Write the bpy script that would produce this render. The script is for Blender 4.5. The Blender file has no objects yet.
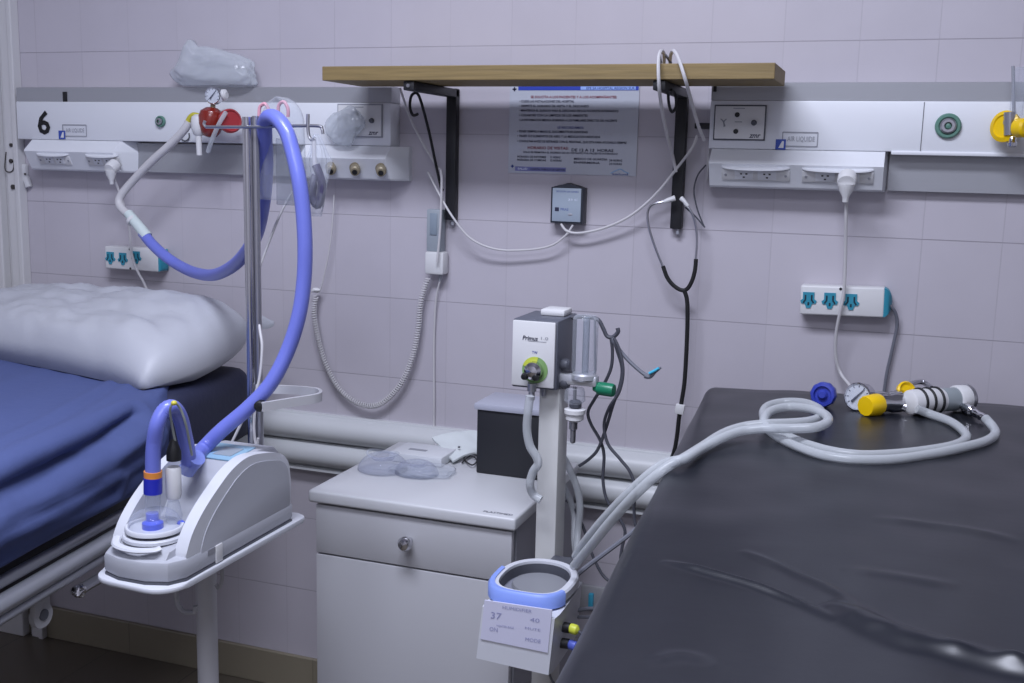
import bpy, bmesh, math, random
from mathutils import Vector, Matrix, noise
random.seed(7)
PI = math.pi
SC = bpy.context.scene
COL = SC.collection

# ------------------------------------------------------------------ camera
CAM = Vector((0.25654, -2.37183, 1.42447))
F_PX = 1071.476
RT = Vector((0.94034785, 0.3394195, 0.02324464))
UP = Vector((-0.07760453, 0.14747427, 0.98601667))
FW = Vector((-0.3312453, 0.92900255, -0.1650176))
cd = bpy.data.cameras.new('camera'); cam = bpy.data.objects.new('camera', cd); COL.objects.link(cam)
cd.sensor_width = 36.0; cd.lens = F_PX / 1024 * 36; cd.clip_start = 0.02
m = Matrix.Identity(4)
for i in range(3):
    m[i][0] = RT[i]; m[i][1] = UP[i]; m[i][2] = -FW[i]; m[i][3] = CAM[i]
cam.matrix_world = m
SC.camera = cam

def ray(x, y): return FW * F_PX + RT * (x - 512) - UP * (y - 341.5)
def P(x, y, Y=0.0):
    d = ray(x, y); return CAM + d * ((Y - CAM.y) / d.y)
def PZ(x, y, Z):
    d = ray(x, y); return CAM + d * ((Z - CAM.z) / d.z)
def PX(x, y, X):
    d = ray(x, y); return CAM + d * ((X - CAM.x) / d.x)

# ------------------------------------------------------------------ materials
def lin(c):
    c = c / 255.0
    return c / 12.92 if c <= 0.04045 else ((c + 0.055) / 1.055) ** 2.4
def rgb(r, g, b): return (lin(r), lin(g), lin(b), 1.0)

MATS = {}
def mat(name, col, rough=0.5, metal=0.0, spec=0.5, coat=0.0, bump=None, bscale=40.0, bstretch=(1, 1, 1), vary=0.0, emit=None):
    if name in MATS: return MATS[name]
    mt = bpy.data.materials.new(name); mt.use_nodes = True
    nt = mt.node_tree; b = nt.nodes['Principled BSDF']
    b.inputs['Base Color'].default_value = rgb(*col)
    b.inputs['Roughness'].default_value = rough
    b.inputs['Metallic'].default_value = metal
    b.inputs['Specular IOR Level'].default_value = spec
    b.inputs['Coat Weight'].default_value = coat
    if bump or vary:
        tc = nt.nodes.new('ShaderNodeTexCoord'); mp = nt.nodes.new('ShaderNodeMapping')
        mp.inputs['Scale'].default_value = bstretch
        nz = nt.nodes.new('ShaderNodeTexNoise'); nz.inputs['Scale'].default_value = bscale; nz.inputs['Detail'].default_value = 4
        nt.links.new(tc.outputs['Object'], mp.inputs['Vector']); nt.links.new(mp.outputs['Vector'], nz.inputs['Vector'])
        if bump:
            bp = nt.nodes.new('ShaderNodeBump'); bp.inputs['Strength'].default_value = 1.0; bp.inputs['Distance'].default_value = bump
            nt.links.new(nz.outputs['Fac'], bp.inputs['Height']); nt.links.new(bp.outputs['Normal'], b.inputs['Normal'])
        if vary:
            rp = nt.nodes.new('ShaderNodeMixRGB'); rp.blend_type = 'MULTIPLY'; rp.inputs['Fac'].default_value = vary
            rp.inputs['Color1'].default_value = rgb(*col); nt.links.new(nz.outputs['Fac'], rp.inputs['Color2'])
            nt.links.new(rp.outputs['Color'], b.inputs['Base Color'])
    MATS[name] = mt
    return mt

def clear_mat(name, col=(225, 230, 240), fac=0.25, edge=0.6, rough=0.12):
    """thin clear plastic: see-through face on, whiter and glossier at grazing angles"""
    if name in MATS: return MATS[name]
    mt = bpy.data.materials.new(name); mt.use_nodes = True
    nt = mt.node_tree; b = nt.nodes['Principled BSDF']; out = nt.nodes['Material Output']
    b.inputs['Base Color'].default_value = rgb(*col); b.inputs['Roughness'].default_value = rough
    tr = nt.nodes.new('ShaderNodeBsdfTransparent'); mx = nt.nodes.new('ShaderNodeMixShader')
    tr.inputs['Color'].default_value = (0.96, 0.97, 0.99, 1)
    lw = nt.nodes.new('ShaderNodeLayerWeight'); lw.inputs['Blend'].default_value = 0.35
    mr = nt.nodes.new('ShaderNodeMapRange'); mr.inputs['To Min'].default_value = fac; mr.inputs['To Max'].default_value = edge
    nt.links.new(lw.outputs['Facing'], mr.inputs['Value']); nt.links.new(mr.outputs['Result'], mx.inputs['Fac'])
    nt.links.new(tr.outputs['BSDF'], mx.inputs[1]); nt.links.new(b.outputs['BSDF'], mx.inputs[2])
    nt.links.new(mx.outputs['Shader'], out.inputs['Surface'])
    MATS[name] = mt
    return mt

def tile_mat(name, tile, mortar, w, h, ox, oz, msize, axis='xz', rough=0.3, vfade=0.5, vary=0.06):
    mt = bpy.data.materials.new(name); mt.use_nodes = True
    nt = mt.node_tree; b = nt.nodes['Principled BSDF']; L = nt.links.new
    tc = nt.nodes.new('ShaderNodeTexCoord'); sp = nt.nodes.new('ShaderNodeSeparateXYZ'); L(tc.outputs['Object'], sp.inputs['Vector'])
    cb = nt.nodes.new('ShaderNodeCombineXYZ')
    L(sp.outputs[{'x': 0, 'y': 1, 'z': 2}[axis[0]]], cb.inputs[0]); L(sp.outputs[{'x': 0, 'y': 1, 'z': 2}[axis[1]]], cb.inputs[1])
    mp = nt.nodes.new('ShaderNodeMapping'); mp.inputs['Location'].default_value = (-ox, -oz, 0); L(cb.outputs[0], mp.inputs['Vector'])
    def brick(bw, bh, ms):
        br = nt.nodes.new('ShaderNodeTexBrick'); br.offset = 0; br.squash = 1
        br.inputs['Scale'].default_value = 1; br.inputs['Brick Width'].default_value = bw; br.inputs['Row Height'].default_value = bh
        br.inputs['Mortar Size'].default_value = ms; br.inputs['Mortar Smooth'].default_value = 0.3; br.inputs['Bias'].default_value = 0
        br.inputs['Color1'].default_value = (1, 1, 1, 1); br.inputs['Color2'].default_value = (1 - vary, 1 - vary, 1 - vary * .8, 1); br.inputs['Mortar'].default_value = (1, 1, 1, 1)
        L(mp.outputs[0], br.inputs['Vector']); return br
    b1 = brick(w, h, msize); b2 = brick(500.0, h, msize)
    nz = nt.nodes.new('ShaderNodeTexNoise'); nz.inputs['Scale'].default_value = 1.7; nz.inputs['Detail'].default_value = 3; L(tc.outputs['Object'], nz.inputs['Vector'])
    mr = nt.nodes.new('ShaderNodeMapRange'); mr.inputs['From Min'].default_value = 0.4; mr.inputs['From Max'].default_value = 0.62
    mr.inputs['To Min'].default_value = vfade * .35; mr.inputs['To Max'].default_value = vfade; L(nz.outputs['Fac'], mr.inputs['Value'])
    ml = nt.nodes.new('ShaderNodeMath'); ml.operation = 'MULTIPLY'; L(b1.outputs['Fac'], ml.inputs[0]); L(mr.outputs[0], ml.inputs[1])
    mh = nt.nodes.new('ShaderNodeMath'); mh.operation = 'MULTIPLY'; L(b2.outputs['Fac'], mh.inputs[0])
    mr2 = nt.nodes.new('ShaderNodeMapRange'); mr2.inputs['From Min'].default_value = 0.35; mr2.inputs['From Max'].default_value = 0.6
    mr2.inputs['To Min'].default_value = .55; mr2.inputs['To Max'].default_value = 1.0; L(nz.outputs['Fac'], mr2.inputs['Value']); L(mr2.outputs[0], mh.inputs[1])
    mx_ = nt.nodes.new('ShaderNodeMath'); mx_.operation = 'MAXIMUM'; L(ml.outputs[0], mx_.inputs[0]); L(mh.outputs[0], mx_.inputs[1])
    base = nt.nodes.new('ShaderNodeMixRGB'); base.blend_type = 'MULTIPLY'; base.inputs['Fac'].default_value = 1
    base.inputs['Color1'].default_value = rgb(*tile); L(b1.outputs['Color'], base.inputs['Color2'])
    nz2 = nt.nodes.new('ShaderNodeTexNoise'); nz2.inputs['Scale'].default_value = 9; nz2.inputs['Detail'].default_value = 6; L(tc.outputs['Object'], nz2.inputs['Vector'])
    mot = nt.nodes.new('ShaderNodeMixRGB'); mot.blend_type = 'MULTIPLY'; mot.inputs['Fac'].default_value = 0.10
    L(base.outputs[0], mot.inputs['Color1']); L(nz2.outputs['Fac'], mot.inputs['Color2'])
    fin = nt.nodes.new('ShaderNodeMixRGB'); L(mx_.outputs[0], fin.inputs['Fac']); L(mot.outputs[0], fin.inputs['Color1']); fin.inputs['Color2'].default_value = rgb(*mortar)
    L(fin.outputs[0], b.inputs['Base Color'])
    bp = nt.nodes.new('ShaderNodeBump'); bp.inputs['Strength'].default_value = 0.6; bp.inputs['Distance'].default_value = 0.001; bp.invert = True
    L(mx_.outputs[0], bp.inputs['Height']); L(bp.outputs['Normal'], b.inputs['Normal'])
    b.inputs['Roughness'].default_value = rough
    return mt

WHITE = mat('white_enamel', (190, 190, 194), 0.35)
CONSOLE = mat('console_white', (222, 224, 229), 0.42)
WARMWHITE = mat('white_plastic', (214, 214, 215), 0.4)
OFFWHITE = mat('cream_plastic', (206, 200, 180), 0.4)
PUTTY = mat('putty_plastic', (168, 168, 172), 0.5)
GREY = mat('grey_plastic', (150, 152, 160), 0.45)
DGREY = mat('dark_grey_plastic', (78, 80, 88), 0.45)
BLACK = mat('black_plastic', (22, 22, 26), 0.5)
RUBBER = mat('black_rubber', (18, 18, 21), 0.6)
CHROME = mat('chrome', (205, 205, 210), 0.12, 1.0)
STEEL = mat('brushed_steel', (178, 178, 184), 0.28, .9)
ALU = mat('brushed_aluminium', (162, 163, 168), 0.36, 0.3, bump=0.00012, bscale=14, bstretch=(0.4, 1, 20))
BRASS = mat('dull_brass', (150, 140, 118), 0.4, 0.2)
BLUEHOSE = mat('blue_hose', (112, 122, 208), 0.35, coat=0.2)
CABLEWHITE = mat('white_cable', (200, 198, 200), 0.5)
CABLEGREY = mat('grey_cable', (112, 114, 124), 0.5)
CABLEDARK = mat('dark_cable', (74, 75, 84), 0.5)
TEAL = mat('teal_plastic', (46, 140, 164), 0.45)
DTEAL = mat('dark_slot', (10, 40, 56), 0.6)
YELLOW = mat('yellow_plastic', (240, 198, 8), 0.35)
GREEN = mat('green_plastic', (22, 116, 84), 0.35)
PALEGREEN = mat('outlet_green', (92, 134, 120), 0.4)
RED = mat('red_bowl', (128, 38, 28), 0.25, coat=0.5)
REDDISC = mat('red_knob', (160, 52, 58), 0.35)
NAVY = mat('navy_mattress', (36, 40, 66), 0.65, bump=0.001, bscale=60)
BLUEKNOB = mat('blue_knob', (52, 66, 168), 0.35)
LILAC = mat('periwinkle_rim', (136, 160, 232), 0.4)
DEVICE = mat('device_grey', (176, 178, 186), 0.4)
DEVICELT = mat('device_light', (206, 208, 215), 0.38)
SILICONE = clear_mat('milky_silicone', (206, 210, 213), 0.5, 0.86, 0.25)
CLEAR = clear_mat('clear_plastic', (215, 220, 228), 0.07, 0.5, 0.08)
FILM = clear_mat('plastic_film', (205, 209, 214), 0.10, 0.55, 0.15)
FILMW = clear_mat('cloudy_film', (214, 219, 224), 0.36, 0.8, 0.15)
VIOLETCLEAR = clear_mat('violet_clear_plastic', (190, 194, 212), 0.07, 0.5, 0.06)
GAUGEGLASS = clear_mat('gauge_glass', (235, 240, 250), 0.05, 0.3, 0.05)
TXT = mat('ink_dark', (38, 40, 66), 0.7)
TXTRED = mat('ink_red', (132, 50, 66), 0.7)
TXTBLUE = mat('ink_blue', (60, 78, 150), 0.7)

# ------------------------------------------------------------------ objects
ORIG = {}
def new_obj(name, data, parent=None):
    o = bpy.data.objects.new(name, data); COL.objects.link(o)
    if parent is not None: o.parent = parent
    return o
def thing(name, label, cat, loc, group=None):
    o = new_obj(name, None); o.location = loc; o.empty_display_size = 0.05
    o['label'] = label; o['category'] = cat
    if group: o['group'] = group
    ORIG[o.name] = Vector(loc)
    return o
def tag(o, label, cat, group=None):
    o['label'] = label; o['category'] = cat
    if group: o['group'] = group
    return o

def spline(pts, n=8, closed=False):
    pts = [Vector(p) for p in pts]; out = []; N = len(pts)
    segs = N if closed else N - 1
    for i in range(segs):
        g = lambda k: pts[k % N] if closed else pts[max(0, min(N - 1, k))]
        p0, p1, p2, p3 = g(i - 1), g(i), g(i + 1), g(i + 2)
        for j in range(n):
            t = j / n
            out.append(0.5 * ((2 * p1) + (p2 - p0) * t + (2 * p0 - 5 * p1 + 4 * p2 - p3) * t * t + (3 * p1 - p0 - 3 * p2 + p3) * t ** 3))
    if not closed: out.append(pts[-1].copy())
    return out
def resample(pts, step):
    out = [pts[0].copy()]; acc = 0.0
    for a, b in zip(pts, pts[1:]):
        L = (b - a).length
        if L < 1e-9: continue
        d = step - acc
        while d <= L:
            out.append(a.lerp(b, d / L)); d += step
        acc = (acc + L) % step if True else 0
        acc = L - (d - step)
    return out

class MB:
    def __init__(s): s.bm = bmesh.new()
    def box(s, c, size, rot=None, bevel=0.0, seg=2):
        r = bmesh.ops.create_cube(s.bm, size=1.0); vs = r['verts']
        for v in vs: v.co = Vector((v.co.x * size[0], v.co.y * size[1], v.co.z * size[2]))
        if bevel > 0:
            es = list({e for v in vs for e in v.link_edges})
            rb = bmesh.ops.bevel(s.bm, geom=es, offset=bevel, segments=seg, affect='EDGES', profile=0.5)
            vs = list({v for f in rb['faces'] for v in f.verts} | {v for v in vs if v.is_valid})
        for v in vs:
            if rot is not None: v.co = rot @ v.co
            v.co += Vector(c)
        return s
    def loft(s, rings, cap=True, closed=False):
        vr = [[s.bm.verts.new(p) for p in r] for r in rings]; n = len(vr[0])
        for i in range(len(vr) - (0 if closed else 1)):
            a, b = vr[i], vr[(i + 1) % len(vr)]
            for j in range(n):
                s.bm.faces.new((a[j], a[(j + 1) % n], b[(j + 1) % n], b[j]))
        if cap and not closed:
            s.bm.faces.new(vr[0][::-1]); s.bm.faces.new(vr[-1])
        return s
    def tube(s, pts, r, n=10, closed=False, corr=0.0, flat=None):
        """sweep a circle (or an ellipse flat=(a,b)) along pts; corr adds alternating ribs"""
        pts = [Vector(p) for p in pts]; N = len(pts); rings = []
        t0 = (pts[1] - pts[0]).normalized(); ref = Vector((0, 0, 1)) if abs(t0.z) < 0.9 else Vector((0, 1, 0))
        u = t0.cross(ref).normalized()
        for i, p in enumerate(pts):
            if closed: t = (pts[(i + 1) % N] - pts[i - 1])
            else: t = pts[min(N - 1, i + 1)] - pts[max(0, i - 1)]
            if t.length < 1e-9: t = t0
            t = t.normalized(); u = (u - t * u.dot(t))
            u = u.normalized() if u.length > 1e-6 else t.cross(Vector((1, 0, 0))).normalized()
            w = t.cross(u)
            rr = r(i / (N - 1)) if callable(r) else r
            if corr and i % 2: rr *= 1 - corr
            fa, fb = flat if flat else (1, 1)
            rings.append([p + (u * math.cos(2 * PI * k / n) * fa + w * math.sin(2 * PI * k / n) * fb) * rr for k in range(n)])
        return s.loft(rings, cap=True, closed=closed)
    def cyl(s, p0, p1, r0, r1=None, n=20):
        r1 = r0 if r1 is None else r1
        p0, p1 = Vector(p0), Vector(p1); t = (p1 - p0).normalized()
        ref = Vector((0, 0, 1)) if abs(t.z) < 0.9 else Vector((0, 1, 0))
        u = t.cross(ref).normalized(); w = t.cross(u)
        ring = lambda p, r: [p + (u * math.cos(2 * PI * k / n) + w * math.sin(2 * PI * k / n)) * r for k in range(n)]
        return s.loft([ring(p0, r0), ring(p1, r1)])
    def lathe(s, prof, origin, axis=(0, 0, 1), n=24, sx=1.0):
        o = Vector(origin); t = Vector(axis).normalized()
        ref = Vector((0, 0, 1)) if abs(t.z) < 0.9 else Vector((0, 1, 0))
        u = t.cross(ref).normalized(); w = t.cross(u)
        rings = [[o + t * h + (u * math.cos(2 * PI * k / n) * sx + w * math.sin(2 * PI * k / n)) * max(r, 1e-4) for k in range(n)] for r, h in prof]
        return s.loft(rings)
    def prism(s, poly, ax, d0, d1, bevel=0.0):
        """poly: list of 3-D points of one face; extruded along ax from d0 to d1"""
        ax = Vector(ax)
        a = [s.bm.verts.new(Vector(p) + ax * d0) for p in poly]; b = [s.bm.verts.new(Vector(p) + ax * d1) for p in poly]
        n = len(a); fs = [s.bm.faces.new(a[::-1]), s.bm.faces.new(b)]
        for j in range(n): fs.append(s.bm.faces.new((a[j], a[(j + 1) % n], b[(j + 1) % n], b[j])))
        if bevel:
            es = list(fs[0].edges) + list(fs[1].edges)
            bmesh.ops.bevel(s.bm, geom=es, offset=bevel, segments=2, affect='EDGES', profile=0.5)
        return s
    def sphere(s, c, r, sc=(1, 1, 1), n=20):
        rr = bmesh.ops.create_uvsphere(s.bm, u_segments=n, v_segments=max(8, n // 2), radius=1.0)
        for v in rr['verts']: v.co = Vector((v.co.x * r * sc[0], v.co.y * r * sc[1], v.co.z * r * sc[2])) + Vector(c)
        return s
    def blob(s, c, sc, amp=0.25, freq=2.2, sub=4, seed=0, crease=0.0, rot=None):
        rr = bmesh.ops.create_icosphere(s.bm, subdivisions=sub, radius=1.0)
        off = Vector((seed * 3.7, seed * 1.3, seed * 5.1))
        for v in rr['verts']:
            d = v.co.normalized(); k = 1 + amp * noise.noise(d * freq + off) + crease * (0.4 - abs(noise.noise(d * freq * 2.3 + off)))
            p = Vector((d.x * sc[0], d.y * sc[1], d.z * sc[2])) * k
            if rot is not None: p = rot @ p
            v.co = p + Vector(c)
        return s
    def build(s, name, material, parent=None, smooth=True, ang=35):
        bmesh.ops.recalc_face_normals(s.bm, faces=s.bm.faces)
        me = bpy.data.meshes.new(name)
        o = None
        org = Vector((0, 0, 0))
        if parent is not None:
            p = parent
            while p is not None:
                if p.name in ORIG: org = ORIG[p.name]; break
                p = p.parent
        else:
            lo = [min(v.co[k] for v in s.bm.verts) for k in range(3)]; hi = [max(v.co[k] for v in s.bm.verts) for k in range(3)]
            org = Vector(((lo[0] + hi[0]) / 2, (lo[1] + hi[1]) / 2, lo[2]))
        for v in s.bm.verts: v.co -= org
        s.bm.to_mesh(me); s.bm.free()
        me.materials.append(material)
        if smooth:
            me.polygons.foreach_set('use_smooth', [True] * len(me.polygons))
            me.set_sharp_from_angle(angle=math.radians(ang))
        o = new_obj(name, me, parent)
        if parent is None: o.location = org; ORIG[o.name] = org
        return o

def struct(name, mb, material, smooth=False):
    """setting pieces keep their origin at the world's, so tile patterns line up"""
    bmesh.ops.recalc_face_normals(mb.bm, faces=mb.bm.faces)
    me = bpy.data.meshes.new(name); mb.bm.to_mesh(me); mb.bm.free(); me.materials.append(material)
    if smooth:
        me.polygons.foreach_set('use_smooth', [True] * len(me.polygons)); me.set_sharp_from_angle(angle=math.radians(40))
    o = new_obj(name, me); o['kind'] = 'structure'; ORIG[o.name] = Vector((0, 0, 0)); return o

def lettering(name, txt, pos, size, material, parent, u=(1, 0, 0), v=(0, 0, 1), width=None, bold=0.0, align='LEFT', shear=0.0):
    cu = bpy.data.curves.new(name, 'FONT'); cu.body = txt; cu.size = 1.0; cu.resolution_u = 2; cu.offset = bold; cu.shear = shear
    ob = bpy.data.objects.new('tmp', cu); me = bpy.data.meshes.new_from_object(ob); bpy.data.objects.remove(ob)
    xs = [q.co.x for q in me.vertices]; ys = [q.co.y for q in me.vertices]
    x0, x1 = min(xs), max(xs)
    sx = size if width is None else width / (x1 - x0)
    u, v = Vector(u).normalized(), Vector(v).normalized(); p = Vector(pos)
    sh = {'LEFT': x0, 'CENTER': (x0 + x1) / 2}[align]
    q = parent; org = Vector((0, 0, 0))
    while q is not None:
        if q.name in ORIG: org = ORIG[q.name]; break
        q = q.parent
    for k in me.vertices: k.co = p + u * ((k.co.x - sh) * sx) + v * (k.co.y * size) - org
    me.materials.clear(); me.materials.append(material); me.name = name
    return new_obj(name, me, parent)

Xv, Yv, Zv = Vector((1, 0, 0)), Vector((0, 1, 0)), Vector((0, 0, 1))

# ================================================================== setting
ZJ, TW = 1.2868, 0.15189
WALLM = tile_mat('wall_tiles', (194, 189, 197), (154, 149, 157), TW, 0.2, -30 * TW, ZJ - 3.0, 0.0011, 'xz', 0.32, 0.42, 0.03)
struct('wall_back', MB().box((-0.2, 0.05, 1.45), (5.6, 0.1, 2.9)), WALLM)
PAINT = mat('wall_paint', (222, 220, 223), 0.6, bump=0.0005, bscale=80)
struct('wall_left', MB().box((-3.05, -2.3, 1.45), (0.1, 4.6, 2.9)), PAINT)
struct('wall_right', MB().box((2.65, -2.3, 1.45), (0.1, 4.6, 2.9)), PAINT)
struct('wall_front', MB().box((-0.2, -4.65, 1.45), (5.8, 0.1, 2.9)), PAINT)
struct('ceiling', MB().box((-0.2, -2.3, 2.95), (5.8, 4.9, 0.1)), mat('ceiling_paint', (226, 225, 228), 0.7, bump=0.0005, bscale=60))
struct('floor', MB().box((-0.2, -2.3, -0.05), (5.8, 4.9, 0.1)), tile_mat('floor_tiles', (104, 96, 84), (60, 56, 50), 0.3, 0.3, 0, 0, 0.002, 'xy', 0.4, 1.0, 0.08))
struct('baseboard_back', MB().box((-0.2, -0.006, 0.049), (5.6, 0.012, 0.098), bevel=0.003), tile_mat('baseboard_tiles', (140, 132, 114), (108, 100, 88), 0.3, 5, 0.07, -1, 0.0015, 'xz', 0.35, 1.0, 0.06))

# wall bumper with two rounded bands
prof = [(0, .776), (-.012, .776), (-.014, .772)]
for zc in (.7385, .672):
    for k in range(9):
        a = PI / 2 - PI * k / 8
        prof.append((-.014 - .036 * math.cos(a), zc + .0325 * math.sin(a)))
prof += [(-.02, .636), (-.03, .634), (-.03, .628), (0, .628)]
mb = MB(); mb.prism([Vector((0, y, z)) for y, z in prof], Xv, -2.3, 1.6)
struct('trim_1', mb, mat('bumper_white', (200, 202, 204), 0.4), smooth=True)

# white door frame at the left edge
dx_ = P(17, 150, -.03).x
d1 = struct('door_1', MB().box((dx_ - .008, -.015, 1.05), (.016, .03, 2.1), bevel=.003).box((dx_ - .032, -.012, 1.05), (.030, .024, 2.1), bevel=.003).box((dx_ - .055, -.006, 1.05), (.016, .012, 2.1), bevel=.002).box((dx_ - .115, -.018, 1.05), (.10, .036, 2.1), bevel=.004), mat('door_paint', (205, 204, 205), 0.45, bump=.0006, bscale=25))
STAIN = mat('old_latch_metal', (70, 66, 64), 0.6, 0.4)
def dp(x, y): return P(x, y, -.026)
lt = MB()
for (x, y, s_) in ((11, 145, .005), (11, 161, .006), (13, 187, .007)): lt.cyl(dp(x, y) + Vector((0, .004, 0)), dp(x, y) + Vector((0, -.002, 0)), s_, n=10)
lt.tube(spline([dp(6, 152), dp(5, 168), dp(8, 172), dp(13, 170), dp(14, 160)], 6), .0016, 6)
lt.build('latch', STAIN, d1)
st = MB()
st.box(P(25, 173, -.008), (.016, .014, .048), bevel=.003); st.box(P(27.5, 182, -.009), (.016, .014, .03), Matrix.Rotation(-.3, 3, 'Y'), bevel=.003)
stk = thing('strike_plate', 'small white plastic catch on the tiles right of the door frame', 'catch', P(26, 188, -.008))
st.build('catch_body', WARMWHITE, stk)
MB().cyl(P(25, 174, -.015), P(25, 174, -.017), .003, n=10).build('screw', STAIN, stk)

# ================================================================== headwall consoles
def console(name, label, XL, XR, z0, houses, recess, label_px, outlet_px):
    """z0: underside of the socket housings; houses: (x0, x1) with the socket boxes"""
    zb, zp, zr = z0 + .081, z0 + .181, z0 + .217
    t = thing(name, label, 'wall panel', (0.5 * (XL + XR), 0, z0))
    p = MB(); p.box(((XL + XR) / 2, -.0255, (zb + zp) / 2), (XR - XL, .051, zp - zb), bevel=.003)
    p.build('front_panel', CONSOLE, t)
    r = MB(); r.prism([Vector((0, y, z)) for y, z in ((0, zp + .0005), (-.047, zp + .0005), (-.047, zr), (-.036, zr + .002), (0, zr + .002))], Xv, XL, XR)
    r.build('equipment_rail', ALU, t, smooth=False)
    for (x0, x1, sl) in houses:
        h = MB()
        face = [(0, zb - .0005), (-.051, zb - .0005), (-.080, zb - .026), (-.083, zb - .031), (-.058, z0 + .004), (-.050, z0), (0, z0)]
        # wall-side outline is wider than the front: the end caps flare out
        rings = []
        for X, k in ((x0 - sl, 0), (x0, 1), (x1, 1), (x1 + sl, 0)):
            rings.append([Vector((X, y if k else min(y * .25, 0), z)) for y, z in face])
        h.loft(rings); h.build('socket_housing', CONSOLE, t, ang=25)
    rc = MB()
    for (x0, x1) in recess: rc.box(((x0 + x1) / 2, -.01, z0 + .040), (x1 - x0, .02, .074))
    rc.build('metal_channel', ALU, t, smooth=False)
    return t, zb, zp, zr

cl, lzb, lzp, lzr = console('headwall_panel', 'long white wall panel with aluminium rail and black numeral 6', -2.005, -.887, 1.374,
    [(-1.955, -1.665, .03), (-1.115, -.885, .03)], [(-1.64, -1.13)], None, None)
FY = -.0525
def on_panel(x, y, d=0): return P(x, y, FY - d)
# numeral 6, black tab, stickers, outlet
a = on_panel(38, 133.5); lettering('numeral', '6', a, .084, mat('numeral_black', (14, 14, 18), 0.6), cl, width=.042, bold=.022)
MB().box(P(65, 97, -.048), (.013, .004, .027), bevel=.001).build('rail_tab', BLACK, cl)
def brand(t, x0, y0, x1, y1):
    """outlined maker's sticker with a blue square"""
    a, b = on_panel(x0, y1), on_panel(x1, y0); w, h = b.x - a.x, b.z - a.z
    f = MB(); cx, cz = (a.x + b.x) / 2, (a.z + b.z) / 2; k = h * .07
    fo = lambda q: q
    f.box((cx, FY, b.z), (w, .0008, k)); f.box((cx, FY, a.z), (w, .0008, k)); f.box((a.x, FY, cz), (k, .0008, h)); f.box((b.x, FY, cz), (k, .0008, h))
    o = f.build('maker_sticker', GREY, t, smooth=False)
    lettering('lettering', 'AIR LIQUIDE', (a.x + w * .14, FY - .0006, a.z + h * .36), h * .5, GREY, o, width=w * .78)
    MB().box((a.x - .003, FY - .0004, a.z + .003), (h * .72, .0009, h * .75)).build('logo_square', mat('logo_blue', (48, 74, 160), .6), o, smooth=False)
    s = h * .5; q = MB(); c = Vector((a.x - .003, FY - .0012, a.z + .003))
    q.prism([c + Vector((-.3 * s, 0, -.5 * s)), c + Vector((.45 * s, 0, -.5 * s)), c + Vector((.45 * s, 0, .5 * s)), c + Vector((.2 * s, 0, .5 * s))], Yv, -.0002, .0002)
    q.build('logo_wedge', WARMWHITE, o, smooth=False)
brand(cl, 63, 125, 86, 136)
def gas_outlet(t, x, y, r):
    c = on_panel(x, y); o = MB()
    o.lathe([(r, 0), (r, .004), (r * .9, .007), (r * .72, .007), (r * .68, .003)], c, (0, -1, 0), 28)
    g = o.build('gas_outlet', PALEGREEN, t)
    MB().lathe([(r * .62, .001), (r * .62, .009), (r * .5, .012), (r * .3, .012), (r * .3, .002), (.001, .002)], c, (0, -1, 0), 24).build('valve_ring', STEEL, g)
    MB().lathe([(r * .22, 0), (r * .2, .009), (.001, .01)], c, (0, -1, 0), 14).build('valve_core', PALEGREEN, g)
gas_outlet(cl, 161, 121.5, .0145)
mb = MB(); mb.tube(spline([on_panel(181, 133, .002), on_panel(181, 138, .002), on_panel(185, 141, .002), on_panel(189, 138, .002), on_panel(189, 133, .002)], 6), .0018, 6)
mb.build('hook_mark', DGREY, cl)

def housing_pt(x, z0, k):
    """point on the sloping lower face of a socket housing, k=0 top .. 1 bottom"""
    zt, zb_ = z0 + .049, z0 + .004
    return Vector((x, -.083 + .025 * k, zt + (zb_ - zt) * k))
HN = Vector((0, -.045, -.025)).normalized(); HV = Vector((0, .025, -.045)).normalized()   # outward normal / downwards
RH = Matrix((Xv, HN, -HV)).transposed()
def socket_plate(t, xc, w, z0):
    c = housing_pt(xc, z0, .46)
    p = MB(); p.box(c + HN * .0008, (w, .003, .026), RH, bevel=.0012); pl = p.build('socket_plate', WARMWHITE, t)
    lip = MB(); n = 18
    top = housing_pt(xc, z0, .12)
    outl = [Vector((xc - w / 2 + w * i / n, 0, 0)) for i in range(n + 1)]
    rings = []
    for i in range(n + 1):
        s_ = math.sqrt(max(0, 1 - (2 * i / n - 1) ** 2)); q = Vector((outl[i].x, top.y, top.z)); dpt = .012 * s_ + .0004
        rings.append([q + Vector((0, .004, .003)), q + HN * dpt + Vector((0, 0, .002)), q + HN * dpt + Vector((0, 0, -.001)), q + HV * .002 + Vector((0, .004, 0))])
    lip.loft(rings); lip.build('hood', CONSOLE, pl, ang=30)
    for dx in (-.17, .17):
        cc = c + Xv * (w * dx); s_ = MB(); s_.box(cc + HN * .0026, (w * .27, .0012, .02), RH, bevel=.0004)
        so = s_.build('socket', CONSOLE, pl)
        h = MB()
        for ax, az in ((-.0055, .0035), (.0055, .0035), (0, -.0045)):
            h.box(cc + HN * .0034 + Xv * ax - HV * az, (.0042, .0008, .003), RH)
        h.build('slots', BLACK, so, smooth=False)
    for dx in (-.44, .44):
        MB().cyl(c + Xv * (w * dx) + HN * .002, c + Xv * (w * dx) + HN * .0034, .0028, n=10).build('screw', GREY, pl)
zL = 1.374
for px_ in (54, 103): socket_plate(cl, P(px_, 160, -.075).x, .105, zL)
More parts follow.
